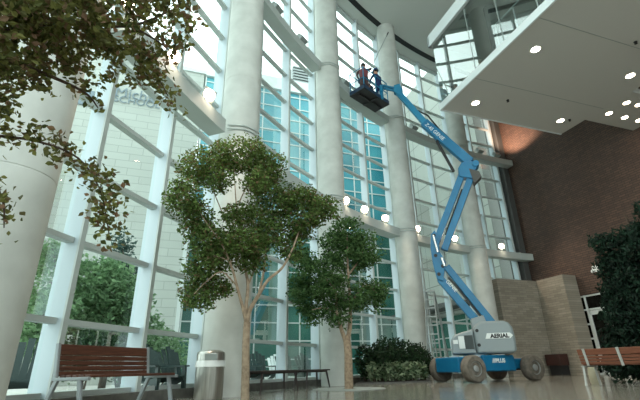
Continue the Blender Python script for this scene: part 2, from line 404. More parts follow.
# doors (storefront) in the brick wall: frame with panes
mb = MB()
S0, S1 = -2.15, -6.6
vs_ = [-2.19, -3.05, -4.05, -5.05, -5.6, -6.56]
for s in vs_: wallbox(mb, s+.04, s-.04, .02, .12, 0, 3.28)
for z in (.04, .82, 1.45, 2.05, 2.66, 3.24):
    wallbox(mb, -2.19, -3.05, .03, .11, z-.035, z+.035)
for z in (2.66, 3.24): wallbox(mb, -3.05, -6.56, .03, .11, z-.035, z+.035)
for z in (.04,): wallbox(mb, -5.05, -6.56, .03, .11, z-.035, z+.035)
d1 = struct('window_30', mb, M['door_frame'])
g = MB(); wallbox(g, -2.15, -3.05, .06, .07, 0, 3.28); wallbox(g, -3.05, -6.6, .06, .07, 2.66, 3.28); wallbox(g, -5.05, -6.6, .06, .07, 0, 2.66)
obj('glass_pane', g, M['door_glass'], d1)
for i, (a, b) in enumerate(((-3.10, -4.03), (-4.07, -5.0))):
    mb = MB()
    wallbox(mb, a, a-.09, .0, .08, .02, 2.6); wallbox(mb, b+.09, b, .0, .08, .02, 2.6)
    wallbox(mb, a, b, .0, .08, 2.42, 2.6); wallbox(mb, a, b, .0, .08, .02, .2)
    d = struct('door_%d' % (i+1), mb, M['door_frame'])
    g = MB(); wallbox(g, a-.08, b+.08, .035, .045, .19, 2.43); obj('glass_pane', g, M['door_glass'], d)
    h = MB(); s = b+.05 if i == 0 else a-.05
    h.tube([B(s, 0, 1.0), B(s, -.06, 1.02), B(s, -.06, 1.38), B(s, 0, 1.4)], .016, 8); obj('door_handle', h, M['chrome'], d)
# dark vestibule behind the doors
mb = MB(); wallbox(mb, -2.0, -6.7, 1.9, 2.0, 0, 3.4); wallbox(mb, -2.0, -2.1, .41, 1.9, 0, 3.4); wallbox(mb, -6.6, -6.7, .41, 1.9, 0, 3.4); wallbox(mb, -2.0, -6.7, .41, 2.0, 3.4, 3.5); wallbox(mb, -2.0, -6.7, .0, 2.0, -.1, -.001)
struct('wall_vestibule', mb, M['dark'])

# ------------------------------------------------------------------ columns
clabels = {-1: 'huge concrete column nearest the viewer at the left edge behind the wooden bench', 0: 'tall round concrete column beside the steel litter bin',
           1: 'tall round concrete column behind the small tree by the backless benches', 2: 'tall round concrete column behind the work platform and its shrub bed', 3: 'farthest round concrete column behind the blue lift arm, beside the stone wall'}
for k in range(-1, 4):
    c = P(tcol(k), RC)
    if k == -1: c = Vector((5.2*math.sin(math.radians(-40)), 5.2*math.cos(math.radians(-40)), 0))
    mb = MB(); prof = [(.45, 0)]
    for z in (2.4, 4.8, 7.2, 9.6, 12.0, 14.4): prof += [(.45, z-.012), (.444, z-.006), (.444, z+.006), (.45, z+.012)]
    prof += [(.45, CEIL)]
    mb.lathe(prof, 48, c)
    o = obj('concrete_column', mb, M['concrete'], None, smooth=True)
    setp(o, clabels[k], 'column', 'concrete columns along the glazing')

# ------------------------------------------------------------------ light beams with floodlights
ZB = {'low': (5.42, 5.76), 'high': (10.90, 11.22)}
bayname = {-1: 'between the two nearest columns', 0: 'behind the larger tree, between second and third columns', 1: 'between the third and fourth columns', 2: 'behind the blue lift arm', 3: 'ending at the brick wall'}
def rodset(t, r, z, side):
    m = MB(); c = P(t, RC, z)
    tan = (P(t+.01, RC)-P(t, RC)).normalized()*side; inn = (Vector((CX, CY, 0))-P(t, RC)).normalized()
    for dz in (0, .1):
        m.tube([c+tan*.52+inn*.02+Vector((0, 0, dz)), c+tan*.34+inn*.36+Vector((0, 0, dz)), c+inn*.51+Vector((0, 0, dz)), c+inn*.5-tan*.12+Vector((0, 0, dz))], .022, 6)
    return m
for lev in ('low', 'high'):
    z0, z1 = ZB[lev]
    for k in range(-1, 4):
        ta = tcol(k)+.53/RC; tb2 = (tcol(k+1)-.53/RC) if k < 3 else tb-.02/RC
        if k == -1: ta += .02; tb2 -= .008
        mb = MB(); mb.arc(ta, tb2, RC-.08, RC+.34, z0, z1, 10)
        o = obj('light_beam', mb, M['beam'], None)
        setp(o, '%s curved grey steel beam %s' % ({'low': 'lower', 'high': 'upper'}[lev], bayname[k]), 'beam', 'curved beams in front of the glazing')
        if k < 3:
            obj('tie_rod', rodset(tcol(k+1), RC, (z0+z1)/2+.05, -1), M['beam'], o)
def flood(px, py, lev, lit, label):
    z1 = ZB[lev][1]
    p = on_cyl(px, py, RC+.02); t = math.atan2(p[1]-CY, CX-p[0]); base = P(t, RC+.02, z1)
    inn = (Vector((CX, CY, 0))-Vector((base.x, base.y, 0))).normalized(); tan = Vector((inn.y, -inn.x, 0))
    th = thing('floodlight', label, 'floodlight', base, 0, 'lit floodlights on the lower beams' if lit else 'unlit floodlights on the upper beams')
    st = MB(); st.bar(base, base+Vector((0, 0, .12)), .06, .06, tan); st.bar(base+tan*-.17+Vector((0, 0, .12)), base+tan*.17+Vector((0, 0, .12)), .05, .03); obj('yoke', st, M['fixture'], th)
    d = (inn*.75+Vector((0, 0, .65))).normalized() if not lit else (Vector((2.5, 2.5, 3.5))-base).normalized()
    c = base+Vector((0, 0, .26)); u = tan.cross(d)
    w = .34 if not lit else .26
    bx = MB(); bx.bar(c-d*.1, c+d*.08, w, .26, u, w*1.15, .3); obj('housing', bx, M['fixture'], th, bevel=.01)
    ln = MB()
    if lit: ln.cyl(c+d*.08, c+d*.1, .125, n=20)
    else: ln.bar(c+d*.082, c+d*.092, w*.95, .24, u)
    obj('lens', ln, M['lamp'] if lit else M['glass_f'], th)
    if lit:
        L = bpy.data.lights.new('flood_beam', 'SPOT'); L.energy = 170; L.spot_size = 2.5; L.spot_blend = .8; L.shadow_soft_size = .1; L.color = (1, .80, .60)
        o = bpy.data.objects.new('flood_beam', L); COL.objects.link(o); o.parent = th
        o.location = c+d*.12-base; o.rotation_euler = (inn*.8+Vector((0, 0, -.8))).to_track_quat('-Z', 'Y').to_euler()
    return th
M['glass_f'] = mat('dull_lens', (168, 176, 173), .2)
for px, py, lb in [(118, 32, 'lit floodlight on the lower beam, leftmost, glowing through the near leaves'), (168, 83, 'lit floodlight on the lower beam, under the lowest sprays of near leaves'), (205, 120, 'lit floodlight on the lower beam just left of the column by the litter bin'),
                   (346, 214, 'lit floodlight above the crown of the smaller tree'), (365, 223, 'lit floodlight on the lower beam, middle of three right of the smaller tree'), (386, 230, 'lit floodlight on the lower beam at the left side of the fourth column'),
                   (418, 239, 'lit floodlight on the lower beam just left of the lift knuckle'), (456, 248, 'lit floodlight on the lower beam between lift knuckle and farthest column'), (503, 255, 'lit floodlight on the lower beam nearest the brick wall')]:
    flood(px, py, 'low', True, lb)
for px, py, lb in [(277, 9, 'unlit grey floodlight on the upper beam beside the second column'), (302, 44, 'unlit grey floodlight on the upper beam left of the third column'), (346, 88, 'unlit grey floodlight on the upper beam under the left end of the work platform'),
                   (373, 106, 'unlit grey floodlight on the upper beam under the right end of the work platform'), (414, 129, 'unlit grey floodlight on the upper beam left of the lift boom'), (480, 153, 'unlit grey floodlight on the upper beam right of the farthest column'), (497, 158, 'unlit grey floodlight on the upper beam end against the brick wall')]:
    flood(px, py, 'high', False, lb)

# ------------------------------------------------------------------ cantilevered glazed room (upper right)
ZS = 9.40; s_far, t_fr, t_bk, s_near = -6.12, -8.56, -2.68, -19.0
bx = thing('glazed_room', 'white soffited glazed upper room jutting out above the hall, top right', 'room', B(s_far, t_fr, ZS))
m = MB(); wallbox(m, s_far, s_near, t_fr, t_bk, ZS, ZS+.24)
m2 = MB(); wallbox(m2, -7.22, -9.1, t_bk, -.002, ZS, ZS+.24)
obj('soffit_slab', m, M['plaster'], bx)
obj('bridge_slab', m2, M['plaster'], bx)
m = MB(); wallbox(m, s_far+.06, s_near, t_fr-.06, t_fr, ZS-.02, ZS+.25); wallbox(m, s_far, s_far+.06, t_fr, t_bk, ZS-.02, ZS+.25)
obj('fascia', m, M['white_paint'], bx)
m = MB(); wallbox(m, s_far, s_near, t_fr, t_bk, 12.45, 12.9); obj('roof_slab', m, M['plaster'], bx)
m = MB(); wallbox(m, s_far+.12, s_near, t_fr-.12, t_fr, 12.42, 12.95); wallbox(m, s_far, s_far+.12, t_fr-.12, t_bk, 12.42, 12.95); obj('roof_band', m, M['white_paint'], bx)
g = MB(); q = [B(s_far-.02, t_fr+.02), B(s_near, t_fr+.02)]
g.add([q[0]+Vector((0, 0, ZS+.24)), q[1]+Vector((0, 0, ZS+.24)), q[1]+Vector((0, 0, 12.45)), q[0]+Vector((0, 0, 12.45))], [(0, 1, 2, 3)])
obj('front_glass', g, M['box_glass'], bx)
g = MB(); q = [B(s_far-.02, t_fr+.02), B(s_far-.02, t_bk)]
g.add([q[0]+Vector((0, 0, ZS+.24)), q[1]+Vector((0, 0, ZS+.24)), q[1]+Vector((0, 0, 12.45)), q[0]+Vector((0, 0, 12.45))], [(0, 1, 2, 3)])
obj('side_glass', g, M['box_glass'], bx)
m = MB(); wallbox(m, s_far, s_near, t_bk-.12, t_bk, ZS+.24, 12.45); obj('rear_wall', m, M['dark'], bx)
for s in (-6.75, -8.1, -9.45, -10.8, -12.15, -13.5, -14.85):
    m = MB(); wallbox(m, s+.02, s-.02, t_fr+.02, t_fr+.07, ZS+.24, 12.45); obj('glazing_bar', m, M['fixture'], bx)
for s in (-8.4, -12.0): 
    m = MB(); m.cyl(B(s, t_fr+.9, ZS+.24), B(s, t_fr+.9, 12.45), .2, n=20); obj('round_post', m, M['dark'], bx, smooth=True)
rl = MB()
for z in (10.85,): rl.tube([B(-9.0, t_fr+.3, z), B(s_near, t_fr+.3, z)], .03, 6)
for i in range(12): rl.tube([B(-9.0-.8*i, t_fr+.3, ZS+.24), B(-9.0-.8*i, t_fr+.3, 10.85)], .02, 6)
obj('hand_rail', rl, M['white_paint'], bx)
m = MB(); wallbox(m, -8.0, -8.02, t_fr, t_bk, ZS-.004, ZS+.01); wallbox(m, -10.72, -10.74, t_fr, t_bk, ZS-.004, ZS+.01); obj('soffit_joint', m, M['fixture'], bx)
def downlight(s, t, label, r=.085, grp='recessed lights under the upper room', power=30):
    th = thing('recessed_light', label, 'light', B(s, t, ZS), 0, grp); c = B(s, t, ZS)
    a = MB(); a.lathe([(r*.95, -.002), (r*1.3, -.014), (r*1.35, -.004), (r*1.35, 0)], 24, c); obj('trim_ring', a, M['white_paint'], th)
    b = MB(); b.lathe([(r, -.012), (r*.98, -.016)], 24, c); obj('lens', b, M['lamp_s'], th)
    L = bpy.data.lights.new('lamp_beam', 'SPOT'); L.energy = power; L.spot_size = 1.6; L.spot_blend = .6; L.shadow_soft_size = r; L.color = (1, .84, .66)
    o = bpy.data.objects.new('lamp_beam', L); COL.objects.link(o); o.parent = th; o.location = (0, 0, -.03)
for s, t, lb in [(-6.85, -7.62, 'recessed light nearest the outer corner of the white soffit'), (-9.72, -7.66, 'large bright recessed light near the front edge of the soffit'), (-6.88, -3.58, 'recessed light at the inner far corner of the soffit, near the brick'), (-9.72, -3.6, 'recessed light on the soffit right beside the brick gap')]:
    downlight(s, t, lb, .12, power=60)
for s, t, lb in [(-7.85, -2.18, 'far left light of the soffit cluster'), (-8.56, -2.2, 'near left light of the soffit cluster'), (-7.83, -1.31, 'far middle light of the soffit cluster'), (-8.6, -1.63, 'middle right light of the soffit cluster'), (-7.85, -.55, 'cluster light nearest the brick wall')]:
    downlight(s, t, lb, .1, 'lights clustered under the connecting slab', power=40)
for s, t, lb in [(-7.35, -6.6, 'small black sprinkler dot near the outer corner of the soffit'), (-7.05, -3.3, 'small black sprinkler dot near the inner soffit edge'), (-10.9, -5.0, 'small black sprinkler dot at the top edge of the soffit')]:
    a = MB(); a.lathe([(.05, 0), (.05, -.02), (.02, -.03), (.02, -.06), (.045, -.065), (.045, -.075)], 12, B(s, t, ZS)); obj('sprinkler_head', a, M['black'], bx)
# small white box fixture on the brick above the doors
p = on_brick(597, 268)
th = thing('wall_lamp', 'small white twin-head lamp on the brick wall above the doors', 'lamp', p)
a = MB(); a.bar(p, p-NB*.12, .3, .2); obj('housing', a, M['white'], th, bevel=.015)
for sx in (-1, 1):
    a = MB(); q = p-NB*.1+UB*.1*sx+Vector((0, 0, -.13)); a.cyl(q, q-NB*.1, .06, .075, 16); obj('lamp_head', a, M['white'], th)

# ------------------------------------------------------------------ foliage
def leafmesh(name, cen, size, mt, parent, droop=.0, asp=.5, kind=None, outward=None):
    n = len(cen); cen = np.asarray(cen, float)
    d = rng.normal(size=(n, 3)); d[:, 2] = d[:, 2]*.6 - droop; d /= np.linalg.norm(d, axis=1)[:, None]
    w = rng.normal(size=(n, 3)); w -= (w*d).sum(1)[:, None]*d; w /= np.linalg.norm(w, axis=1)[:, None]
    nn = np.cross(d, w)
    s = size*rng.uniform(.7, 1.25, size=n)[:, None]
    a = cen-d*s*.5; t = cen+d*s*.5-nn*s*.08; mid = cen - d*s*.05 + nn*s*.06
    l = mid+w*s*asp*.5; r = mid-w*s*asp*.5
    l2 = l+d*s*.22; r2 = r+d*s*.22; m0 = cen-nn*s*.04
    v = np.stack([a, l, l2, t, r2, r], 1).reshape(-1, 3)
    l_ = parent.location
    v -= np.array([l_.x, l_.y, l_.z])
    base = np.arange(n)*6
    f = np.concatenate([np.stack([base, base+1, base+2, base+3], 1), np.stack([base, base+3, base+4, base+5], 1)])
    me = bpy.data.meshes.new(name); me.from_pydata(v.tolist(), [], f.tolist()); me.materials.append(mt)
    o = bpy.data.objects.new(name, me); COL.objects.link(o); o.parent = parent
    return o
def blob(c, r, n, shell=.55):
    u = rng.normal(size=(n, 3)); u /= np.linalg.norm(u, axis=1)[:, None]
    k = rng.uniform(shell**3, 1, size=n)**(1/3)
    return np.asarray(c)+u*np.asarray(r)*k[:, None]
def pxblobs(bl, d, dens, spread=.5, ry=None, clump=26, csize=.2):
    out = []; cens = []
    for (x, y, rx, ry_) in bl:
        dd = d + rng.uniform(-spread, spread)*.6
        c = at_d(x, y, dd); dist = np.linalg.norm(c-np.array([0, 0, H])); s = dist/F
        ex, ey = rx*s*.95, ry_*s*1.0
        n = int(dens*rx*ry_*s*s*F*F/dist/dist*dist**0)
        cens.append((c, ex, ey))
        nc = max(4, int(n/clump))
        cl = blob(c, (ex, (ex+ey)*.55, ey), nc, .5)
        for q in cl: out.append(blob(q, (csize, csize, csize*.75), clump, .2))
    return np.concatenate(out), cens
def limb(mb, pts, r0, r1, n=8):
    pts = [Vector(p) for p in pts]; k = len(pts)
    q = []
    for i in range(k-1):
        a = pts[max(i-1, 0)]; b = pts[i]; c = pts[i+1]; e = pts[min(i+2, k-1)]
        for s in range(4):
            t = s/4; q.append(.5*((2*b)+(c-a)*t+(2*a-5*b+4*c-e)*t*t+(-a+3*b-3*c+e)*t**3))
    q.append(pts[-1])
    mb.tube(q, [r0+(r1-r0)*i/(len(q)-1) for i in range(len(q))], n)

# --- larger tree
d1 = 6.6
b1 = at_d(245, 403, d1); base1 = Vector((b1[0], b1[1], 0))
t1 = thing('ficus_tree', 'larger slender tree in front of the litter bin column, with a wide airy crown', 'tree', base1)
BL1 = [(236, 156, 30, 17), (203, 166, 20, 16), (266, 168, 18, 20), (186, 198, 15, 17), (198, 222, 12, 16), (212, 243, 22, 16), (243, 244, 26, 13), (276, 205, 20, 17), (302, 200, 22, 12), (325, 208, 10, 11),
       (207, 264, 20, 16), (190, 291, 11, 12), (214, 288, 14, 9), (243, 218, 20, 10), (296, 228, 14, 12), (256, 186, 12, 12), (270, 236, 15, 14), (199, 301, 9, 7), (222, 180, 11, 8), (252, 262, 14, 8), (288, 250, 10, 9), (310, 218, 12, 9)]
lv, cens = pxblobs(BL1, d1, 6.5, .55, clump=40, csize=.17)
leafmesh('foliage', lv, .058, M['leaf'], t1, .25)
tr = MB()
limb(tr, [base1, at_d(245.5, 370, d1), at_d(246, 340, d1), at_d(247, 322, d1)], .062, .05, 12)
def br(pts, r0, r1): limb(tr, [at_d(x, y, d1+dd) for x, y, dd in pts], r0, r1, 7)
br([(246.5, 330, 0), (249, 312, 0), (258, 296, -.05), (268, 280, -.1), (282, 268, -.1), (292, 250, -.15), (302, 225, -.1), (315, 208, 0)], .040, .005)
br([(246.5, 326, 0), (246, 308, .05), (248, 285, .1), (244, 262, .1), (241, 235, .1), (236, 200, .05), (234, 165, 0)], .036, .005)
br([(247, 326, 0), (243, 308, -.05), (238, 290, -.1), (232, 268, -.15), (222, 245, -.2), (208, 225, -.2), (195, 205, -.15)], .030, .005)
br([(258, 296, -.05), (264, 270, 0), (266, 245, .1), (270, 215, .2), (268, 180, .2)], .02, .004)
br([(248, 285, .1), (257, 262, .2), (262, 235, .3), (256, 195, .3)], .018, .004)
br([(241, 245, .1), (228, 225, .2), (215, 195, .2), (205, 170, .2)], .016, .004)
br([(236, 285, -.1), (222, 272, -.2), (208, 280, -.25), (194, 294, -.25)], .012, .004)
br([(238, 205, .1), (248, 185, .1), (262, 170, .1)], .012, .004)
br([(232, 262, -.15), (214, 256, -.2), (204, 262, -.2)], .012, .004)
obj('trunk', tr, M['bark'], t1, smooth=True)
def grate(c, r, label):
    th = thing('tree_grate', label, 'grate', (c.x, c.y, 0))
    a = MB(); a.lathe([(r*.2, .002), (r*.2, .012), (r*.55, .012), (r*.55, .002)], 32, c); a.lathe([(r*.6, .002), (r*.6, .012), (r, .012), (r, .002)], 40, c)
    for k in range(8):
        q = Vector((math.cos(k*PI/4), math.sin(k*PI/4), 0)); a.bar(c+q*r*.5+Vector((0, 0, .006)), c+q*r*.66+Vector((0, 0, .006)), .03, .008)
    obj('grate_ring', a, M['fixture'], th)
grate(base1, .6, 'round grey grate in the floor around the larger tree trunk')

# --- smaller tree
d2 = 10.6; b2 = at_d(349, 389, d2); base2 = Vector((b2[0], b2[1], 0))
t2 = thing('ficus_tree', 'smaller bushy dark green tree with short trunk in front of the third column', 'tree', base2)
BL2 = [(347, 232, 17, 15), (334, 244, 12, 18), (363, 250, 18, 18), (346, 258, 20, 16), (313, 274, 20, 18), (306, 298, 14, 15), (330, 290, 20, 15), (370, 290, 16, 11), (326, 311, 12, 9), (298, 288, 7, 13), (354, 300, 18, 9), (338, 318, 8, 9), (377, 300, 10, 10), (312, 316, 7, 8), (303, 258, 9, 10)]
lv, _ = pxblobs(BL2, d2, 6.5, .6, clump=34, csize=.22)
leafmesh('foliage', lv, .078, M['leaf2'], t2, .25)
tr = MB()
def br2(pts, r0, r1): limb(tr, [at_d(x, y, d2+dd) for x, y, dd in pts], r0, r1, 7)
limb(tr, [base2, at_d(348.5, 370, d2), at_d(348, 350, d2), at_d(346, 336, d2)], .105, .085, 12)
br2([(347, 344, 0), (341, 328, -.1), (337, 310, -.15), (335, 290, -.15), (322, 275, -.2)], .06, .016)
br2([(347, 342, 0), (350, 325, .1), (350, 300, .1), (348, 270, .1), (347, 235, 0)], .065, .016)
br2([(350, 305, .1), (360, 290, .1), (368, 285, .1), (378, 295, .1)], .03, .01)
br2([(338, 315, -.1), (325, 308, -.2), (312, 310, -.2)], .026, .01)
br2([(348, 275, .1), (358, 262, .1), (364, 248, .1)], .03, .01)
obj('trunk', tr, M['bark'], t2, smooth=True)
grate(base2, .85, 'round dark grate in the floor around the smaller tree trunk')

# --- near tree, crown hanging in from the left
tb0 = Vector((-3.3, 1.55, 0))
t3 = thing('ficus_tree', 'near tree whose olive leaves hang into the top left corner', 'tree', tb0)
BL3 = [(15, 18, 34, 26), (60, 18, 34, 26), (100, 14, 26, 18), (38, 48, 32, 16), (84, 42, 24, 14), (148, 12, 24, 13), (174, 12, 16, 11), (165, 34, 11, 11), (128, 44, 18, 13), (146, 66, 14, 12), (165, 88, 9, 9), (118, 62, 10, 10), (8, 62, 20, 18), (-25, 20, 40, 40), (-30, 80, 30, 30), (60, -20, 60, 20), (130, -18, 40, 16), (178, 2, 10, 9)]
def pxb3(bl, dens, d3, sz):
    out = []
    for (x, y, rx, ry_) in bl:
        dd = d3+rng.uniform(-.35, .35); c = at_r(x, y, dd); s = dd/F
        nc = max(3, int(rx*ry_*dens/16))
        for q in blob(c, (rx*s, .35, ry_*s), nc, .2): out.append(blob(q, (.085, .085, .07), 14, .2))
    return out
out = pxb3(BL3, 1.12, 3.1, .05)
def spray(pts, dd, n, w):
    ps = [at_r(x, y, dd) for x, y in pts]; res = []
    for i in range(len(ps)-1):
        L = np.linalg.norm(ps[i+1]-ps[i]); k = max(2, int(n*L*3.4))
        for _ in range(k): res.append(ps[i]+(ps[i+1]-ps[i])*rng.uniform()+rng.normal(size=3)*w)
    return np.array(res)
SP = [([(-10, 138), (20, 138), (45, 146), (66, 158), (84, 168)], 2.9, 75, .035), ([(60, 152), (78, 158), (96, 174), (102, 200), (108, 232), (112, 244)], 2.9, 90, .045), ([(92, 172), (110, 188), (114, 205), (100, 218)], 2.85, 110, .05),
      ([(20, 130), (40, 128), (62, 138), (70, 150)], 2.9, 70, .03), ([(-12, 175), (0, 200), (4, 228)], 2.8, 95, .04), ([(30, 60), (42, 76), (52, 92)], 3.0, 60, .03), ([(62, 55), (74, 74), (84, 92), (98, 108)], 3.0, 75, .035), ([(0, 60), (18, 76), (14, 96)], 3.0, 90, .045), ([(10, 75), (28, 74), (40, 84), (48, 90)], 3.0, 60, .03),
      ([(104, 40), (120, 66), (112, 78)], 3.1, 70, .035), ([(150, 60), (164, 84), (172, 106)], 3.2, 75, .04), ([(140, 30), (158, 52), (178, 58)], 3.2, 45, .03), ([(70, 55), (90, 66), (100, 92)], 3.0, 40, .03), ([(0, 108), (8, 116), (2, 128)], 2.9, 60, .03), ([(96, 205), (94, 222), (104, 230)], 2.9, 60, .03)]
for a in SP: out.append(spray(*a))
allp = np.concatenate(out)
cc = (allp-np.array([0, 0, H])) @ RM; sx_ = 320+F*cc[:, 0]/-cc[:, 2]; sy_ = 200-F*cc[:, 1]/-cc[:, 2]
thin = np.zeros(len(allp), bool)                # thinner gaps in the crown where sky and lamps show through
for gx, gy, gr in ((118, 32, 8), (168, 83, 7), (132, 62, 8), (100, 66, 7), (60, 84, 8), (30, 100, 9), (150, 36, 7), (22, 46, 5), (72, 30, 4), (178, 28, 6), (140, 24, 5), (52, 58, 5), (8, 30, 4), (86, 12, 4), (122, 95, 10), (138, 98, 9), (149, 99, 8), (118, 104, 8)):
    thin |= (np.hypot(sx_-gx, sy_-gy) < gr)
allp = allp[~(thin & (rng.uniform(size=len(allp)) < .85))]
leafmesh('foliage', allp, .041, M['leaf_near'], t3, .2, .6)
tr = MB()
limb(tr, [tb0, tb0+Vector((.03, .02, .9)), tb0+Vector((.12, .1, 1.7))], .09, .07, 12)
f0 = tb0+Vector((.12, .1, 1.65))
limb(tr, [f0, at_r(-60, 60, 3.1), at_r(10, 30, 3.1), at_r(70, 22, 3.1), at_r(130, 26, 3.1), at_r(172, 10, 3.15)], .03, .005, 7)
limb(tr, [f0, at_r(-70, 0, 3.2), at_r(0, -10, 3.2), at_r(80, -14, 3.2)], .045, .01, 7)
limb(tr, [at_r(90, 22, 3.1), at_r(120, 48, 3.1), at_r(150, 66, 3.15), at_r(168, 96, 3.2)], .012, .004, 6)
limb(tr, [f0, at_r(-60, 130, 2.9), at_r(0, 136, 2.9), at_r(40, 142, 2.9), at_r(78, 158, 2.9), at_r(100, 190, 2.9), at_r(110, 240, 2.9)], .011, .003, 6)
limb(tr, [at_r(-60, 60, 3.1), at_r(0, 60, 3.0), at_r(40, 72, 3.0), at_r(84, 92, 3.0), at_r(98, 108, 3.0)], .02, .003, 6)
limb(tr, [f0, at_r(-40, 170, 2.8), at_r(0, 195, 2.8), at_r(4, 228, 2.8)], .015, .003, 6)
limb(tr, [at_r(130, 26, 3.1), at_r(156, 40, 3.2), at_r(178, 58, 3.2)], .01, .003, 6)
obj('trunk', tr, M['bark_d'], t3, smooth=True)

# --- dark weeping tree at right
c4 = at_d(674, 372, 13.2); base4 = Vector((c4[0], c4[1], 0))
t4 = thing('weeping_tree', 'dark green weeping tree at the right edge behind the orange benches', 'tree', base4)
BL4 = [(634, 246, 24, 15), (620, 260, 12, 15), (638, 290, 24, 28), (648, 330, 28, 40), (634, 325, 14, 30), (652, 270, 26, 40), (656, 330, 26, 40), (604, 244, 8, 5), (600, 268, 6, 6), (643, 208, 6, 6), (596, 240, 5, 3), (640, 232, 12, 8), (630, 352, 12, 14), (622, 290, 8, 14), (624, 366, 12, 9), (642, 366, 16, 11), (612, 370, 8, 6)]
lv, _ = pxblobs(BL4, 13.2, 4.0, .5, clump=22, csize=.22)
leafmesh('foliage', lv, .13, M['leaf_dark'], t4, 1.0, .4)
tr = MB(); limb(tr, [base4, base4+Vector((.03, 0, 1.2)), base4+Vector((0, .05, 2.4)), base4+Vector((.1, .05, 3.6)), base4+Vector((.1, .1, 4.2))], .12, .02, 10)
for x, y in ((622, 262), (652, 270), (606, 246), (643, 208), (634, 250)): limb(tr, [base4+Vector((0, .05, 2.4)), base4+Vector((.05, .05, 3.2)), at_d(x, y, 13.2)], .04, .01, 6)
obj('trunk', tr, M['bark_d'], t4, smooth=True)

# --- shrub bed by the lift
bedpoly = [(.95, 13.35), (2.2, 13.55), (3.42, 14.2), (3.5, 15.3), (2.3, 15.2), (1.15, 14.35)]
mb = MB(); mb.prism([(x, y, 0) for x, y in bedpoly], (0, 0, .05)); struct('trim_11', mb, M['curb'])
mb = MB(); mb.prism([(1.05+(x-1.05)*.96+.03, 14.2+(y-14.2)*.93, .05) for x, y in bedpoly], (0, 0, .012)); struct('trim_12', mb, M['soil'])
def shrub(name, c, r, h, n, size, mt, label, grp, droop=0, stems=5):
    th = thing(name, label, 'shrub', c, 0, grp); c = Vector(c)
    pts = np.concatenate([blob((c.x, c.y, c.z+h*.58), (r, r, h*.42), n, .35), blob((c.x, c.y, c.z+h*.3), (r*.7, r*.7, h*.26), n//3, .2)])
    leafmesh('foliage', pts, size, mt, th, droop, .45)
    s = MB()
    for k in range(stems):
        a = 2*PI*k/stems; s.tube([c+Vector((.03*math.cos(a), .03*math.sin(a), 0)), c+Vector((r*.35*math.cos(a), r*.35*math.sin(a), h*.4)), c+Vector((r*.6*math.cos(a), r*.6*math.sin(a), h*.75))], [.012, .009, .004], 5)
    obj('stem', s, M['bark_d'], th)
    return th
for x, y, h in [(1.3, 13.95, 1.1), (1.7, 14.2, 1.15), (2.05, 14.5, 1.4), (2.45, 14.75, 1.35), (2.85, 14.95, 1.3), (3.25, 14.95, 1.2), (1.8, 13.85, .9), (2.8, 14.45, 1.0), (2.3, 14.1, 1.05), (3.25, 14.5, .95)]:
    shrub('dark_shrub', (x, y, .06), .36, h, 620, .11, M['leaf_shrub'], 'dark leafy shrub in the planting bed beside the lift', 'dark shrubs in the bed by the lift')
for x, y in [(1.95, 13.72), (2.25, 13.82), (2.55, 14.02), (2.85, 14.17), (3.14, 14.3), (1.55, 13.66), (2.4, 13.95), (2.7, 14.1)]:
    shrub('pale_leaved_plant', (x, y, .06), 0.24, .55, 110, .22, M['leaf_pale'], 'low plant with pale edged leaves along the front of the bed', 'pale edged plants along the bed front', .1, 6)

# ------------------------------------------------------------------ benches
def lbench():
    th = thing('slatted_bench', 'dark wooden slatted bench with backrest and grey metal legs by the left glazing', 'bench')
    L = 1.36
    def bk(z): return -.02-.17*(z-.43)        # backrest leans away from the seat
    slats = [(.50, .05), (.565, .05), (.63, .05), (.745, .135)]
    slats = [(.452, .05), (.508, .05), (.564, .05), (.620, .05), (.708, .115)]
    for z, h in slats:
        m = MB(); m.bar((0.02, bk(z), z), (L-.02, bk(z), z), .028, h, (0, -.17, 1)); obj('back_slat', m, M['wood'], th, rel=True, bevel=.006)
    for i in range(5):
        m = MB(); y = .06+.095*i; m.box((L/2, y, .425), (L-.04, .08, .03)); obj('seat_slat', m, M['wood'], th, rel=True, bevel=.006)
    for x in (0, L):
        m = MB()
        m.bar((x, bk(.40), .40), (x, bk(.76), .775), .035, .05, (0, 1, 0)); obj('back_stile', m, M['bench_metal'], th, rel=True, bevel=.006)
        m = MB(); m.bar((x, -.05, .395), (x, .5, .40), .04, .035); obj('seat_bracket', m, M['bench_metal'], th, rel=True, bevel=.006)
        m = MB(); m.bar((x, .02, .395), (x, -.16, 0), .035, .05, (0, 1, 0)); obj('leg', m, M['bench_metal'], th, rel=True, bevel=.006)
        m = MB(); m.bar((x, .36, .395), (x, .46, 0), .035, .05, (0, 1, 0)); obj('leg', m, M['bench_metal'], th, rel=True, bevel=.006)
    return th
b = lbench(); b.location = (-2.86, 4.95, 0); b.rotation_euler = (0, 0, math.radians(90-22))
b.scale = (1, -1, 1)
b.scale = (1, 1, 1)
# local +x runs along the glazing, local +y is the seat side: mirror the layout by turning the bench round
b.rotation_euler = (0, 0, math.radians(90-22)+PI); b.location = (-2.93+1.36*math.sin(math.radians(22)), 4.90+1.36*math.cos(math.radians(22)), 0)

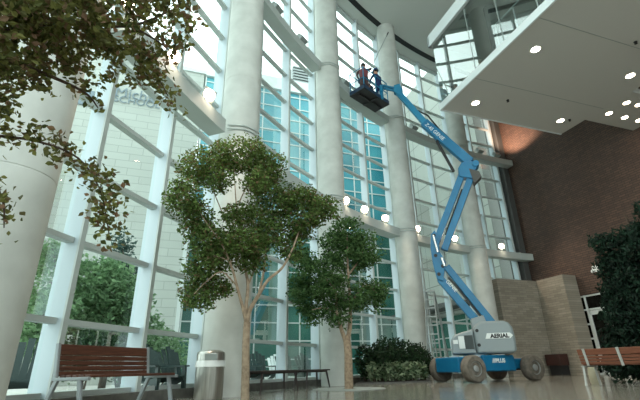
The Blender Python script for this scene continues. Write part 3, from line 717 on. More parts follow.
def rbench(L):
    th = thing('slatted_bench', 'orange wooden slatted bench seen from behind at the right edge, pale metal straps', 'bench')
    def bk(z): return -.02-.22*(z-.43)
    for z, h in [(.46, .05), (.52, .05), (.58, .05), (.685, .13)]:
        m = MB(); m.bar((0.02, bk(z), z), (L-.02, bk(z), z), .028, h, (0, -.22, 1)); obj('back_slat', m, M['wood_o'], th, rel=True, bevel=.006)
    for i in range(5):
        m = MB(); m.box((L/2, .06+.095*i, .425), (L-.04, .08, .03)); obj('seat_slat', m, M['wood_o'], th, rel=True, bevel=.006)
    for x in (.18, .9, 1.62, 2.2):
        m = MB(); m.bar((x, bk(.42)-.03, .40), (x, bk(.75)-.03, .755), .05, .02, (0, 1, 0)); obj('back_strap', m, M['bench_pale'], th, rel=True)
    for x in (0.03, 1.36, L-.03):
        m = MB(); m.bar((x, -.05, .39), (x, .5, .39), .05, .03); obj('seat_bracket', m, M['bench_pale'], th, rel=True)
        for y0, y1 in ((-.01, -.06), (.42, .48)):
            m = MB(); m.tube([(x, y0, .39), (x, y0+(y1-y0)*.2, .26), (x, y0+(y1-y0)*.55, .12), (x, y1, 0)], .026, 8); obj('leg', m, M['bench_pale'], th, rel=True, smooth=True)
    return th
b = rbench(2.5); e0 = at_d(583, 370, 11.6)
a = math.radians(152)
# back faces the camera, the seat looks at the doors
b.location = (e0[0], e0[1], 0); b.rotation_euler = (0, 0, PI/2-a)

def table(label, c, az, L):
    th = thing('backless_bench', label, 'bench', (c[0], c[1], 0), math.radians(90-az), 'dark backless benches by the glazing')
    m = MB(); m.box((0, 0, .425), (L, .42, .035)); obj('seat', m, M['table'], th, rel=True, bevel=.01)
    m = MB(); m.box((0, -.15, .39), (L-.2, .03, .04)); m.box((0, .15, .39), (L-.2, .03, .04)); obj('apron', m, M['table'], th, rel=True)
    for x in (-1, 1):
        for y in (-1, 1):
            m = MB(); m.bar((x*(L/2-.13), y*.15, .41), (x*(L/2-.03), y*.19, 0), .04, .045, (0, 1, 0), .028, .03); obj('leg', m, M['table'], th, rel=True, bevel=.004)
    return th
table('dark backless bench just right of the larger tree trunk', (-1.13, 10.15), 26, 1.65)
table('dark backless bench standing against the third column', (-.30, 11.75), 28, 1.3)

# ------------------------------------------------------------------ litter bin
c = at_d(208, 397, 8.05); c = Vector((c[0], c[1], 0))
th = thing('litter_bin', 'round stainless steel litter bin with a white liner rim', 'bin', c)
m = MB(); m.lathe([(.235, 0), (.245, .02), (.245, .58)], 40, c); obj('body', m, M['steel'], th, smooth=True)
m = MB(); m.lathe([(.25, .56), (.252, .60), (.25, .62)], 40, c)
m.lathe([(.252, .615), (.256, .57), (.262, .52), (.258, .517)], 40, c); obj('liner_bag', m, M['bag'], th, smooth=True, label='white plastic liner folded over the rim')
m = MB(); m.lathe([(.246, .62), (.246, .72), (.235, .755), (.20, .78), (.12, .80), (0.0, .805)], 40, c); obj('lid', m, M['steel'], th, smooth=True)
m = MB(); fr = (Vector((0, 0, 0))-c).normalized(); m.bar(c+fr*.243+Vector((0, 0, .675)), c+fr*.25+Vector((0, 0, .675)), .2, .1); obj('flap', m, M['fixture'], th)

# ------------------------------------------------------------------ step ladder by the glazing
lc = at_d(433, 352, 15.9); lc = Vector((lc[0], lc[1], 0)); 
th = thing('step_ladder', 'tall aluminium step ladder standing by the glazing behind the shrub bed', 'ladder', lc)
ldir = Vector((.83, .56, 0)); lside = Vector((.56, -.83, 0)); hh = 3.05; top = lc+Vector((.15, .1, hh))
wv = Vector((math.cos(math.radians(15)), -math.sin(math.radians(15)), 0))
for sgn in (-1, 1):
    m = MB(); m.bar(lc+wv*.24*sgn, top+wv*.15*sgn, .04, .07); obj('front_rail', m, M['ladder'], th)
    m = MB(); m.bar(lc+Vector((.45, .3, 0))+wv*.2*sgn, top+Vector((.03, .02, 0))+wv*.14*sgn, .035, .05); obj('rear_rail', m, M['ladder'], th)
for i in range(1, 10):
    k = i/10; m = MB(); p = lc.lerp(top, k); w = .24-.09*k; m.bar(p-wv*w, p+wv*w, .09, .035); obj('tread', m, M['ladder'], th)
m = MB(); m.bar(top-wv*.19, top+wv*.19, .14, .05); obj('top_cap', m, M['ladder'], th)

# low dark red bench against the stone
m0 = B(-2.05, -1.1)
th = thing('red_timber_counter', 'low dark red timber counter against the stone wall behind the lift wheel', 'counter', m0)
m = MB(); wallbox(m, -1.50, -2.25, -1.35, -.84, .40, .86); obj('body', m, M['redwood'], th, bevel=.01)
m = MB(); wallbox(m, -1.55, -2.2, -1.25, -.86, 0, .40); obj('shadow_block', m, M['black'], th)  # black block stands in for the shadow below the counter body
# beige pot under the right bench
pc = at_d(595, 381, 12.3); pc = Vector((pc[0], pc[1], 0))
m = MB(); m.lathe([(.085, 0), (.1, .03), (.105, .25), (.085, .36), (.06, .38)], 24, pc); setp(obj('beige_pot', m, M['planter'], None, smooth=True), 'beige rounded pot on the floor beyond the orange bench', 'pot')

# ------------------------------------------------------------------ boom lift
LC = Vector((4.90, 13.85, 0)); fa = math.radians(68)
fd = Vector((math.sin(fa), math.cos(fa), 0)); ld = Vector((-fd.y, fd.x, 0)); Z = Vector((0, 0, 1))
lift = thing('boom_lift', 'blue and grey self-propelled articulated boom lift parked before the stone wall', 'lift', LC)
def lp(a, b, z): return LC+fd*a+ld*b+Z*z
def lbox(m, a0, a1, b0, b1, z0, z1): m.hexa([lp(a0, b0, z0), lp(a1, b0, z0), lp(a1, b1, z0), lp(a0, b1, z0)], [lp(a0, b0, z1), lp(a1, b0, z1), lp(a1, b1, z1), lp(a0, b1, z1)])
m = MB(); lbox(m, -.55, .80, -.62, .62, .28, .70); lbox(m, -1.0, 1.5, -.42, .42, .34, .64); obj('chassis', m, M['blue'], lift, bevel=.03)
m = MB(); lbox(m, -1.28, -.98, -.55, .55, .28, .70); obj('end_cover', m, M['blue'], lift, bevel=.03)
m = MB(); lbox(m, -.5, .68, -.70, -.60, .30, .74); sp_ = obj('side_cover', m, M['blue'], lift, bevel=.02)
text_mesh('cover_lettering', '///PLUS', .16, M['white'], sp_, lp(-.16, -.705, .53), fd, Z, bold=.006)
for a in (-.95, 1.30):
    for b_ in (-.75, .75):
        sg = 1 if b_ > 0 else -1; c = lp(a, b_, .37); ax = ld*sg
        m = MB(); m.lathe([(.20, -.15), (.33, -.15), (.365, -.11), (.37, 0), (.365, .11), (.33, .15), (.21, .155), (.20, .10)], 32, c, ax)
        w = obj('wheel', m, M['tyre'], lift, smooth=True)
        m = MB(); m.lathe([(.215, -.1), (.215, .12), (.19, .13), (.17, .07), (.10, .06), (.09, .13), (.05, .15), (0, .15)], 24, c, ax)
        hb = obj('hub', m, M['hub'], w, smooth=True)
    m = MB(); m.cyl(lp(a, -.7, .37), lp(a, .7, .37), .07, n=14); obj('axle', m, M['black'], lift)
m = MB(); m.cyl(lp(-.05, 0, .68), lp(-.05, 0, .80), .42, n=32); obj('slew_ring', m, M['white_paint'], lift)
# turntable frame of reference: boom plane
BU = Vector((2.2, 14.6, 0))-LC; BU.normalize(); BN = Vector((BU.y, -BU.x, 0))   # BN points away from the viewer's left
if BN.dot(Vector((0, -1, 0))) < 0: BN = -BN                                      # make BN face the viewer
def bp(u, z, n=0.0): return LC+BU*u+BN*n+Z*z
def tbox(m, pts, n0, n1): m.prism([bp(u, z, n0) for u, z in pts], BN*(n1-n0))
m = MB(); tbox(m, [(.80, .78), (.80, 1.20), (.70, 1.34), (.45, 1.42), (.25, 1.46), (.12, 1.52), (.12, .78)], -.62, .62); hood = obj('engine_hood', m, M['lift_grey'], lift, bevel=.05, smooth=True)
m = MB(); tbox(m, [(.40, .92), (.40, 1.32), (.15, 1.32), (.15, .92)], .60, .635); obj('control_recess', m, M['dark'], hood)
m = MB(); tbox(m, [(.58, .94), (.58, 1.30), (.41, 1.30), (.41, .94)], .60, .66); obj('control_panel', m, M['white'], hood, bevel=.01)
m = MB(); tbox(m, [(.74, 1.08), (.74, 1.2), (.60, 1.2), (.60, 1.08)], .60, .64); obj('notice_label', m, M['white'], hood)
m = MB(); tbox(m, [(.79, .82), (.79, .9), (.12, .9), (.12, .82)], .60, .64); obj('hood_rim', m, M['lift_grey'], hood)
m = MB()
cw = [(.10, .78), (.10, 1.50), (.02, 1.63), (-.12, 1.72), (-.80, 1.72), (-.94, 1.66), (-1.03, 1.52), (-1.06, 1.2), (-1.04, .87), (-.98, .78)]
tbox(m, cw, -.6, .60); cwt = obj('counterweight', m, M['lift_grey'], lift, bevel=.07, smooth=True)
m = MB(); tbox(m, [(-.27, 1.36), (-.21, 1.20), (-.92, 1.20), (-1.0, 1.28), (-.92, 1.36)][::-1], .60, .612); lab = obj('name_plate', m, M['white'], cwt)
text_mesh('plate_lettering', 'AERIAL', .165, M['ink'], lab, bp(-.36, 1.222, .616), -BU, Z, bold=.008)
for u, z in ((.0, 1.45), (.0, 1.03)):
    m = MB(); m.cyl(bp(u, z, .59), bp(u, z, .615), .05, n=16); obj('lifting_eye', m, M['black'], cwt)
m = MB(); tbox(m, [(.10, 1.4), (.10, 1.85), (-.30, 1.95), (-.45, 1.4)], -.16, .16); obj('boom_mount', m, M['lift_grey'], lift, bevel=.02)
def arm(name, a, b_, w, h, mt, parent=lift, h2=None, n=0.0, bev=.015):
    m = MB(); m.bar(bp(a[0], a[1], n), bp(b_[0], b_[1], n), w, h, BN.cross((bp(*b_)-bp(*a)).normalized()), None, h2); return obj(name, m, mt, parent, bevel=bev)
A0 = (-.42, 1.78); A1 = (.74, 3.55)
lo = arm('lower_boom', (-.20, 1.60), (.88, 3.22), .24, .25, M['blue'])
lo2 = arm('lower_boom', (-.56, 1.66), (.62, 3.62), .24, .23, M['blue'])
arm('lift_cylinder', (-.25, 1.9), (.6, 3.25), .07, .07, M['dark_pier'])
d_ = (bp(.88, 3.22)-bp(-.16, 1.72)).normalized()
text_mesh('boom_lettering', 'GENIE', .17, M['white'], lo, bp(.72, 3.10, .125), -d_, d_.cross(BN)*-1 if d_.cross(BN).z < 0 else d_.cross(BN))
m = MB(); tbox(m, [(.62, 3.75), (.80, 3.10), (.98, 3.20), (1.06, 3.75), (1.07, 4.3), (1.0, 4.78), (.86, 4.92), (.76, 4.70), (.78, 4.15)], -.17, .17); kn = obj('knuckle_plate', m, M['blue'], lift, bevel=.02)
for u, z in ((.9, 4.72), (.74, 3.62), (.9, 3.35), (.93, 4.0)):
    m = MB(); m.cyl(bp(u, z, -.2), bp(u, z, .2), .06, n=16); obj('pivot_pin', m, M['black'], kn)
m = MB(); m.tube([bp(.92, 4.72, .22), bp(.84, 4.1, .22)], .04, 10); m.tube([bp(.74, 3.9, .22), bp(.68, 3.6, .22)], .045, 10); obj('lift_cylinder', m, M['chrome'], kn, smooth=True)
ri = arm('riser_boom', (.88, 4.45), (-.40, 7.05), .22, .23, M['blue'])
ri2 = arm('riser_boom', (.62, 4.20), (-.62, 6.75), .22, .23, M['blue'])
arm('lift_cylinder', (.5, 4.75), (-.3, 6.4), .08, .08, M['black'])
m = MB(); tbox(m, [(-.26, 6.86), (-.26, 7.2), (-.42, 7.42), (-.75, 7.42), (-.9, 7.3), (-.9, 7.1), (-.72, 6.95), (-.68, 6.72)], -.17, .17); el = obj('elbow_bracket', m, M['blue'], lift, bevel=.02)
m = MB(); tbox(m, [(-.62, 7.12), (-.95, 6.95), (-1.0, 6.75), (-.72, 6.5)], -.15, .18); obj('elbow_cover', m, M['dark_pier'], el)
m = MB(); m.cyl(bp(-.88, 7.28, -.2), bp(-.88, 7.28, .22), .12, n=18); obj('pivot_pin', m, M['blue'], el)
mb1 = arm('main_boom', (-.72, 7.42), (.72, 9.42), .26, .34, M['blue'])
mb2 = arm('boom_extension', (.6, 9.25), (1.62, 11.12), .19, .22, M['blue_light'])
d_ = (bp(.72, 9.42)-bp(-.72, 7.42)).normalized(); uu = BN.cross(d_); uu = uu if uu.z > 0 else -uu
text_mesh('boom_lettering', 'Z-45 GENIE', .2, M['white'], mb1, bp(.66, 9.30, .135)-uu*.07, -d_, uu)
m = MB(); m.tube([bp(.9, 10.05), bp(.55, 9.75), bp(.2, 9.05), bp(-.1, 8.6)], .035, 8); obj('hose', m, M['black'], mb1)
arm('lift_cylinder', (-.1, 7.15), (.35, 8.55), .1, .1, M['black'])
m = MB(); tbox(m, [(1.5, 10.85), (1.78, 11.1), (1.74, 11.42), (1.5, 11.45), (1.4, 11.15)], -.12, .12); obj('jib_bracket', m, M['blue_light'], lift, bevel=.015)
for nz_, z0 in ((0, .0), (0, .14)):
    arm('jib_arm', (1.62, 11.15+z0), (2.32, 11.50+z0), .10, .075, M['blue_light'])
# platform
PC = bp(2.88, 10.95); pa = math.radians(45); px_ = Vector((math.sin(pa), math.cos(pa), 0)); py_ = Vector((px_.y, -px_.x, 0)); PL, PW = 1.62, .76
PC = PC - py_*.12
PC = Vector((0, 0, H))+(PC-Vector((0, 0, H)))*.955 + Vector((.17, 0, .06))
def pp(x, y, z): return PC+px_*x+py_*y+Z*z
def pbox(m, x0, x1, y0, y1, z0, z1): m.hexa([pp(x0, y0, z0), pp(x1, y0, z0), pp(x1, y1, z0), pp(x0, y1, z0)], [pp(x0, y0, z1), pp(x1, y0, z1), pp(x1, y1, z1), pp(x0, y1, z1)])
m = MB(); pbox(m, -PL/2, PL/2, -PW/2, PW/2, 0, .04); pbox(m, -PL/2+.1, PL/2-.1, -.05, .05, -.08, 0); pbox(m, -.05, .05, -PW/2+.05, PW/2-.05, -.08, 0); pl = obj('platform_floor', m, M['black'], lift)
m = MB()
for x0, x1, y0, y1 in ((-PL/2, PL/2, -PW/2, -PW/2+.02), (-PL/2, PL/2, PW/2-.02, PW/2), (-PL/2, -PL/2+.02, -PW/2, PW/2), (PL/2-.02, PL/2, -PW/2, PW/2)): pbox(m, x0, x1, y0, y1, .04, .2)
obj('toe_board', m, M['navy_p'], pl)
cs = [(-PL/2+.03, -PW/2+.03), (PL/2-.03, -PW/2+.03), (PL/2-.03, PW/2-.03), (-PL/2+.03, PW/2-.03)]
for z in (.58, 1.08):
    m = MB(); m.tube([pp(*c, z) for c in cs+cs[:1]], .02, 8); obj('guard_rail', m, M['blue_light'], pl)
for x, y in cs+[(0, -PW/2+.03), (0, PW/2-.03)]:
    m = MB(); m.tube([pp(x, y, .04), pp(x, y, 1.08)], .02, 8); obj('rail_post', m, M['blue_light'], pl)
m = MB(); pbox(m, -.1, PL/2-.05, -PW/2-.1, -PW/2+.06, 1.1, 1.3); obj('control_box', m, M['navy_p'], pl, bevel=.02)
for x0 in (.1, PL/2-.3):
    m = MB(); pbox(m, x0, x0+.1, -PW/2-.05, -PW/2+.02, .6, 1.1); obj('console_bracket', m, M['dark_pier'], pl)
m = MB(); m.bar(bp(2.26, 11.5), pp(.3, PW/2, .35), .12, .2); m.bar(pp(.3, PW/2+.02, .02), pp(.3, PW/2+.02, .7), .1, .08, px_); obj('platform_mount', m, M['blue_light'], pl)

# ------------------------------------------------------------------ two workers on the platform
def person(name, label, base, face, cloth, armL, armR, hatmat, lean=0.0, vest=None):
    """base: feet; face: heading angle; arm targets as (elbow, wrist) in body space (x right, y forward, z up)."""
    th = thing(name, label, 'person', base, face, 'workers on the lift platform')
    V = {}
    J = [('pelvis', (0, 0, .95), .15), ('waist', (0, .01, 1.08), .135), ('chest', (0, .02+lean*.5, 1.30), .165), ('neck0', (0, .02+lean*.8, 1.46), .075), ('neck', (0, .03+lean, 1.53), .055), ('head0', (0, .05+lean, 1.60), .085), ('head', (0, .06+lean, 1.68), .095), ('crown', (0, .05+lean, 1.75), .07),
         ('hipL', (-.1, 0, .9), .10), ('kneeL', (-.12, .03, .5), .068), ('ankL', (-.13, -.02, .09), .046), ('toeL', (-.14, .14, .045), .04),
         ('hipR', (.1, 0, .9), .10), ('kneeR', (.12, .03, .5), .068), ('ankR', (.13, -.02, .09), .046), ('toeR', (.14, .14, .045), .04),
         ('shL', (-.19, .02+lean*.7, 1.42), .07), ('elL', armL[0], .047), ('wrL', armL[1], .034), ('shR', (.19, .02+lean*.7, 1.42), .07), ('elR', armR[0], .047), ('wrR', armR[1], .034)]
    E = [('pelvis', 'waist'), ('waist', 'chest'), ('chest', 'neck0'), ('neck0', 'neck'), ('neck', 'head0'), ('head0', 'head'), ('head', 'crown'), ('pelvis', 'hipL'), ('hipL', 'kneeL'), ('kneeL', 'ankL'), ('ankL', 'toeL'), ('pelvis', 'hipR'), ('hipR', 'kneeR'), ('kneeR', 'ankR'), ('ankR', 'toeR'),
         ('chest', 'shL'), ('shL', 'elL'), ('elL', 'wrL'), ('chest', 'shR'), ('shR', 'elR'), ('elR', 'wrR')]
    names = [j[0] for j in J]; co = [Vector(j[1]) for j in J]; rad = [j[2] for j in J]
    ed = [(names.index(a), names.index(b)) for a, b in E]
    # hands: palm + five fingers, lightly curled
    for side, wr, el in (('L', 'wrL', 'elL'), ('R', 'wrR', 'elR')):
        w = co[names.index(wr)]; d = (w-co[names.index(el)]).normalized(); s = d.cross(Vector((0, 0, 1)))
        if s.length < .1: s = Vector((1, 0, 0))
        s.normalize(); nrm = s.cross(d)
        pi_ = len(co); co.append(w+d*.06); rad.append(.032); ed.append((names.index(wr), pi_)); names.append('palm'+side)
        for k, (off, ln) in enumerate(((-.030, .06), (-.010, .075), (.010, .07), (.030, .055))):
            a = len(co); co.append(w+d*.095+s*off); rad.append(.0105); ed.append((pi_, a)); names.append('f')
            co.append(w+d*(.095+ln*.5)+s*off-nrm*.012); rad.append(.0095); ed.append((a, a+1)); names.append('f')
            co.append(w+d*(.095+ln*.75)+s*off-nrm*.04); rad.append(.0085); ed.append((a+1, a+2)); names.append('f')
        a = len(co); sg = 1 if side == 'L' else -1
        co.append(w+d*.05+s*.04*sg-nrm*.01); rad.append(.0115); ed.append((pi_, a)); names.append('t')
        co.append(w+d*.085+s*.052*sg-nrm*.028); rad.append(.0095); ed.append((a, a+1)); names.append('t')
    me = bpy.data.meshes.new('body'); me.from_pydata([tuple(c) for c in co], ed, []); o = bpy.data.objects.new('body', me); COL.objects.link(o); o.parent = th
    sk = o.modifiers.new('skin', 'SKIN'); sk.use_smooth_shade = True
    if not me.skin_vertices: me.skin_vertices.new()
    for i, r in enumerate(rad): me.skin_vertices[0].data[i].radius = (r, r*(.72 if names[i] in ('pelvis', 'waist', 'chest') else 1.0))
    me.skin_vertices[0].data[0].use_root = True
    ss = o.modifiers.new('smooth', 'SUBSURF'); ss.levels = 1; ss.render_levels = 1
    dg = bpy.context.evaluated_depsgraph_get(); ev = bpy.data.meshes.new_from_object(o.evaluated_get(dg)); o.modifiers.clear(); o.data = ev
    ev.name = 'body'; ev.materials.clear(); ev.materials.append(cloth); ev.materials.append(M['skin']); ev.materials.append(M['black'])
    hands = [co[names.index('wrL')], co[names.index('wrR')]]
    for pgn in ev.polygons:
        c = pgn.center; pgn.use_smooth = True
        if c.z > 1.49+0 and abs(c.x) < .13 and (c-Vector((0, lean, c.z))).length < .22 and min((c-h).length for h in hands) > .02 and c.z < 1.9 and min((c-co[names.index(q)]).length for q in ('neck', 'head0', 'head', 'crown')) < .13: pgn.material_index = 1
        elif any((c-w).dot((w-co[names.index(e)]).normalized()) > -.01 and (c-w).length < .22 for w, e in ((hands[0], 'elL'), (hands[1], 'elR'))): pgn.material_index = 1
        elif c.z < .1: pgn.material_index = 2
    hd = Vector((0, .06+lean, 1.68))
    f = MB(); f.ball(hd+Vector((0, .1, -.02)), (.014, .022, .024), 8, 6); obj('nose', f, M['skin'], th, rel=True, smooth=True)
    for sx in (-1, 1):
        f = MB(); f.ball(hd+Vector((.036*sx, .088, .012)), .011, 8, 6); obj('eye', f, M['ink'], th, rel=True)
        f = MB(); f.ball(hd+Vector((.098*sx, -.005, -.01)), (.014, .025, .034), 8, 6); obj('ear', f, M['skin'], th, rel=True, smooth=True)
    f = MB(); f.ball(hd+Vector((0, .09, -.06)), (.026, .008, .007), 8, 5); obj('mouth', f, M['pink'], th, rel=True)
    f = MB(); f.ball(hd+Vector((0, -.015, .035)), (.103, .112, .095), 14, 8); obj('hair', f, M['hair'], th, rel=True, smooth=True)
    if hatmat:
        f = MB(); f.lathe([(.135, .0), (.132, .012), (.116, .02), (.112, .06), (.085, .105), (.04, .122), (0, .125)], 20, hd+Vector((0, -.005, .055))); f.bar(hd+Vector((0, .09, .06)), hd+Vector((0, .19, .05)), .17, .012); obj('hard_hat', f, hatmat, th, rel=True, smooth=True)
    if vest:
        f = MB(); vs = []; fs = []
        prof = [(.98, .185, .135), (1.1, .175, .125), (1.3, .2, .145), (1.42, .17, .12), (1.47, .11, .09)]; n_ = 20
        for z, a_, b_ in prof:
            for k in range(n_): vs.append((a_*math.cos(2*PI*k/n_), .015+lean*(z-.95)*1.1+b_*math.sin(2*PI*k/n_), z))
        for i in range(len(prof)-1):
            for k in range(n_): fs.append((i*n_+k, i*n_+(k+1) % n_, (i+1)*n_+(k+1) % n_, (i+1)*n_+k))
        f.add(vs, fs); obj('vest', f, vest, th, rel=True, smooth=True)
    return th
w1 = pp(-.24, -.04, .042); w2 = pp(.50, .16, .042)
person('person', 'worker in brown clothes and pink vest at the left of the platform, raising a pole', w1, math.radians(-10), M['brown'], ((-.30, .12, 1.28), (-.22, .32, 1.20)), ((.33, .14, 1.52), (.30, .34, 1.72)), None, .03, M['pink'])
person('person', 'worker in navy overalls and blue hat at the right of the platform', w2, math.radians(40), M['navy'], ((-.28, .18, 1.2), (-.15, .38, 1.12)), ((.28, .18, 1.2), (.2, .38, 1.1)), M['hat_b'], .06)
# long pole held up by the first worker
rot = Matrix.Rotation(math.radians(-10), 3, 'Z'); hp = w1 + rot @ Vector((.30, .42, 1.77))
tip = Vector(at_d(387, 35, math.hypot(hp.x, hp.y)+.35))
th = thing('long_pole', 'thin dark pole reaching up from the workers across the column top', 'pole', hp)
m = MB(); m.tube([hp-(tip-hp)*.12, tip], .016, 8); obj('shaft', m, M['fixture'], th)
m = MB(); dd = (tip-hp).normalized(); m.bar(tip, tip+dd*.1, .2, .05); obj('wiper_head', m, M['black'], th)

# ------------------------------------------------------------------ outside
mb = MB(); mb.prism([(-60, -20, -.25), (60, -20, -.25), (60, 90, -.25), (-60, 90, -.25)], (0, 0, .04)); struct('floor_outside', mb, M['paving'])
outp = [P(tj(JA-.0)+(tj(16)-tj(JA))*k/40, RC+.99) for k in range(41)]
mb = MB(); mb.prism([q+Vector((0, 0, -.2)) for q in outp]+[Vector((6, 40, -.2)), Vector((-40, 40, -.2)), Vector((-40, -6, -.2))], (0, 0, .19)); struct('floor_terrace', mb, M['paving'])
def EX(p, s, t, z): return p+NB*s+UB*t+Vector((0, 0, z))   # s to the right along the cross direction
# left building with sign
p0 = Vector(at_d(110, 190, 21.0)); p0.z = 0
lb = thing('sign_building', 'pale brick building with grey sign letters seen through the left glazing', 'building', p0)
pl_n = UB
def onb(x, y): return Vector(on_plane(x, y, p0, pl_n))
xl = (onb(-40, 200)-p0).dot(NB); xr = (onb(191, 200)-p0).dot(NB); ztop = onb(150, 64).z
m = MB(); m.hexa([EX(p0, xl, 0, -.2), EX(p0, xr, 0, -.2), EX(p0, xr, 8, -.2), EX(p0, xl, 8, -.2)], [EX(p0, xl, 0, ztop), EX(p0, xr, 0, ztop), EX(p0, xr, 8, ztop), EX(p0, xl, 8, ztop)]); obj('wall', m, M['pale_brick'], lb)
m = MB(); m.hexa([EX(p0, xl, -.08, ztop), EX(p0, xr+.1, -.08, ztop), EX(p0, xr+.1, 8, ztop), EX(p0, xl, 8, ztop)], [EX(p0, xl, -.08, ztop+.25), EX(p0, xr+.1, -.08, ztop+.25), EX(p0, xr+.1, 8, ztop+.25), EX(p0, xl, 8, ztop+.25)]); obj('coping', m, M['bldg_white'], lb)
a = onb(114, 96); b_ = onb(113, 101.5)
text_mesh('sign_lettering', 'Michael', .84, M['sign'], lb, a-UB*.06, NB, Z, .012)
text_mesh('sign_lettering', 'SCHOOL OF', .58, M['sign'], lb, b_-UB*.06, NB, Z, .012)
a = onb(86, 98); m = MB(); m.bar(a-UB*.02, a-UB*.08, .7, .9, Z); obj('sign_shield', m, M['sign'], lb)
for x in (60, 73, 184):
    a = onb(x, 260); s = (a-p0).dot(NB); m = MB(); m.hexa([EX(p0, s-.09, -.1, -.2), EX(p0, s+.09, -.1, -.2), EX(p0, s+.09, 0, -.2), EX(p0, s-.09, 0, -.2)], [EX(p0, s-.09, -.1, ztop*.55), EX(p0, s+.09, -.1, ztop*.55), EX(p0, s+.09, 0, ztop*.55), EX(p0, s-.09, 0, ztop*.55)]); obj('pilaster', m, M['bldg_white'], lb)
# teal curtain-wall building
q0 = Vector(at_d(330, 200, 34.0)); q0.z = 0
tbld = thing('teal_glass_building', 'teal glazed office building with white grid behind the middle glazing', 'building', q0)
def onq(x, y): return Vector(on_plane(x, y, q0, UB))
xl = (onq(193, 200)-q0).dot(NB); xr = (onq(418, 200)-q0).dot(NB); zt = onq(290, 93).z
FL = 3.9; nf = int((zt-.2)/FL)+1
m = MB(); m.hexa([EX(q0, xl, .1, -.2), EX(q0, xr, .1, -.2), EX(q0, xr, 10, -.2), EX(q0, xl, 10, -.2)], [EX(q0, xl, .1, zt), EX(q0, xr, .1, zt), EX(q0, xr, 10, zt), EX(q0, xl, 10, zt)]); obj('wall', m, M['dark'], tbld)
for i in range(nf):
    z0 = -.2+i*FL; z1 = min(zt-.02, z0+FL)
    m = MB(); m.hexa([EX(q0, xl, 0, z0), EX(q0, xr, 0, z0), EX(q0, xr, .1, z0), EX(q0, xl, .1, z0)], [EX(q0, xl, 0, z1), EX(q0, xr, 0, z1), EX(q0, xr, .1, z1), EX(q0, xl, .1, z1)]); wb = obj('window_band', m, M['teal'] if z0 > 11 else M['teal_g'], tbld)
    g = MB(); k = 0; x = xl
    while x < xr: g.hexa([EX(q0, x, -.07, z0), EX(q0, x+.09, -.07, z0), EX(q0, x+.09, 0, z0), EX(q0, x, 0, z0)], [EX(q0, x, -.07, z1), EX(q0, x+.09, -.07, z1), EX(q0, x+.09, 0, z1), EX(q0, x, 0, z1)]); x += 1.75
    for zz in (z0, z0+FL/3, z0+FL*2/3):
        if zz < z1: g.hexa([EX(q0, xl, -.07, zz), EX(q0, xr, -.07, zz), EX(q0, xr, 0, zz), EX(q0, xl, 0, zz)], [EX(q0, xl, -.07, zz+.09), EX(q0, xr, -.07, zz+.09), EX(q0, xr, 0, zz+.09), EX(q0, xl, 0, zz+.09)])
    obj('glazing_grid', g, M['bldg_white'], wb)
m = MB(); m.hexa([EX(q0, xl, -.3, zt), EX(q0, xr, -.3, zt), EX(q0, xr, 10, zt), EX(q0, xl, 10, zt)], [EX(q0, xl, -.3, zt+1.3), EX(q0, xr, -.3, zt+1.3), EX(q0, xr, 10, zt+1.3), EX(q0, xl, 10, zt+1.3)]); obj('parapet', m, M['bldg_white'], tbld)
lv0 = (onq(296, 90)-q0).dot(NB); m = MB()
for i in range(9): 
    zz = zt+1.3+.35*i; m.hexa([EX(q0, lv0, 1, zz), EX(q0, lv0+5, 1, zz), EX(q0, lv0+5, 1.25, zz+.05), EX(q0, lv0, 1.25, zz+.05)], [EX(q0, lv0, 1, zz+.18), EX(q0, lv0+5, 1, zz+.18), EX(q0, lv0+5, 1.25, zz+.23), EX(q0, lv0, 1.25, zz+.23)])
m.hexa([EX(q0, lv0, 1.3, zt+1.3), EX(q0, lv0+5, 1.3, zt+1.3), EX(q0, lv0+5, 6, zt+1.3), EX(q0, lv0, 6, zt+1.3)], [EX(q0, lv0, 1.3, zt+4.5), EX(q0, lv0+5, 1.3, zt+4.5), EX(q0, lv0+5, 6, zt+4.5), EX(q0, lv0, 6, zt+4.5)])
obj('roof_louvre', m, M['louvre'], tbld)
# pale panel building beyond the right bays
pb = thing('panel_building', 'pale grey panelled building wall seen through the right glazing', 'building', B(1.6, 0))
m = MB(); m.hexa([B(1.6, 0, 3.6), B(13.4, 0, 3.6), B(13.4, 6, 3.6), B(1.6, 6, 3.6)], [B(1.6, 0, 22.5), B(13.4, 0, 22.5), B(13.4, 6, 22.5), B(1.6, 6, 22.5)]); obj('wall', m, M['panel'], pb)
m = MB(); m.hexa([B(1.6, .6, -.2), B(13.4, .6, -.2), B(13.4, .8, -.2), B(1.6, .8, -.2)], [B(1.6, .6, 3.6), B(13.4, .6, 3.6), B(13.4, .8, 3.6), B(1.6, .8, 3.6)]); w_ = obj('shop_window', m, M['teal_g'], pb)
m = MB()
for i in range(9): m.hexa([B(1.7+1.4*i, .5, -.2), B(1.78+1.4*i, .5, -.2), B(1.78+1.4*i, .6, -.2), B(1.7+1.4*i, .6, -.2)], [B(1.7+1.4*i, .5, 3.6), B(1.78+1.4*i, .5, 3.6), B(1.78+1.4*i, .6, 3.6), B(1.7+1.4*i, .6, 3.6)])
for z in (1.0, 2.2, 3.2): m.hexa([B(1.6, .52, z), B(13.4, .52, z), B(13.4, .6, z), B(1.6, .6, z)], [B(1.6, .52, z+.07), B(13.4, .52, z+.07), B(13.4, .6, z+.07), B(1.6, .6, z+.07)])
obj('glazing_grid', m, M['bldg_white'], w_)
m = MB(); m.hexa([B(1.6, -1.2, 3.9), B(13.4, -1.2, 3.9), B(13.4, 0, 3.9), B(1.6, 0, 3.9)], [B(1.6, -1.2, 4.2), B(13.4, -1.2, 4.2), B(13.4, 0, 4.2), B(1.6, 0, 4.2)]); obj('canopy', m, M['dark_pier'], pb)
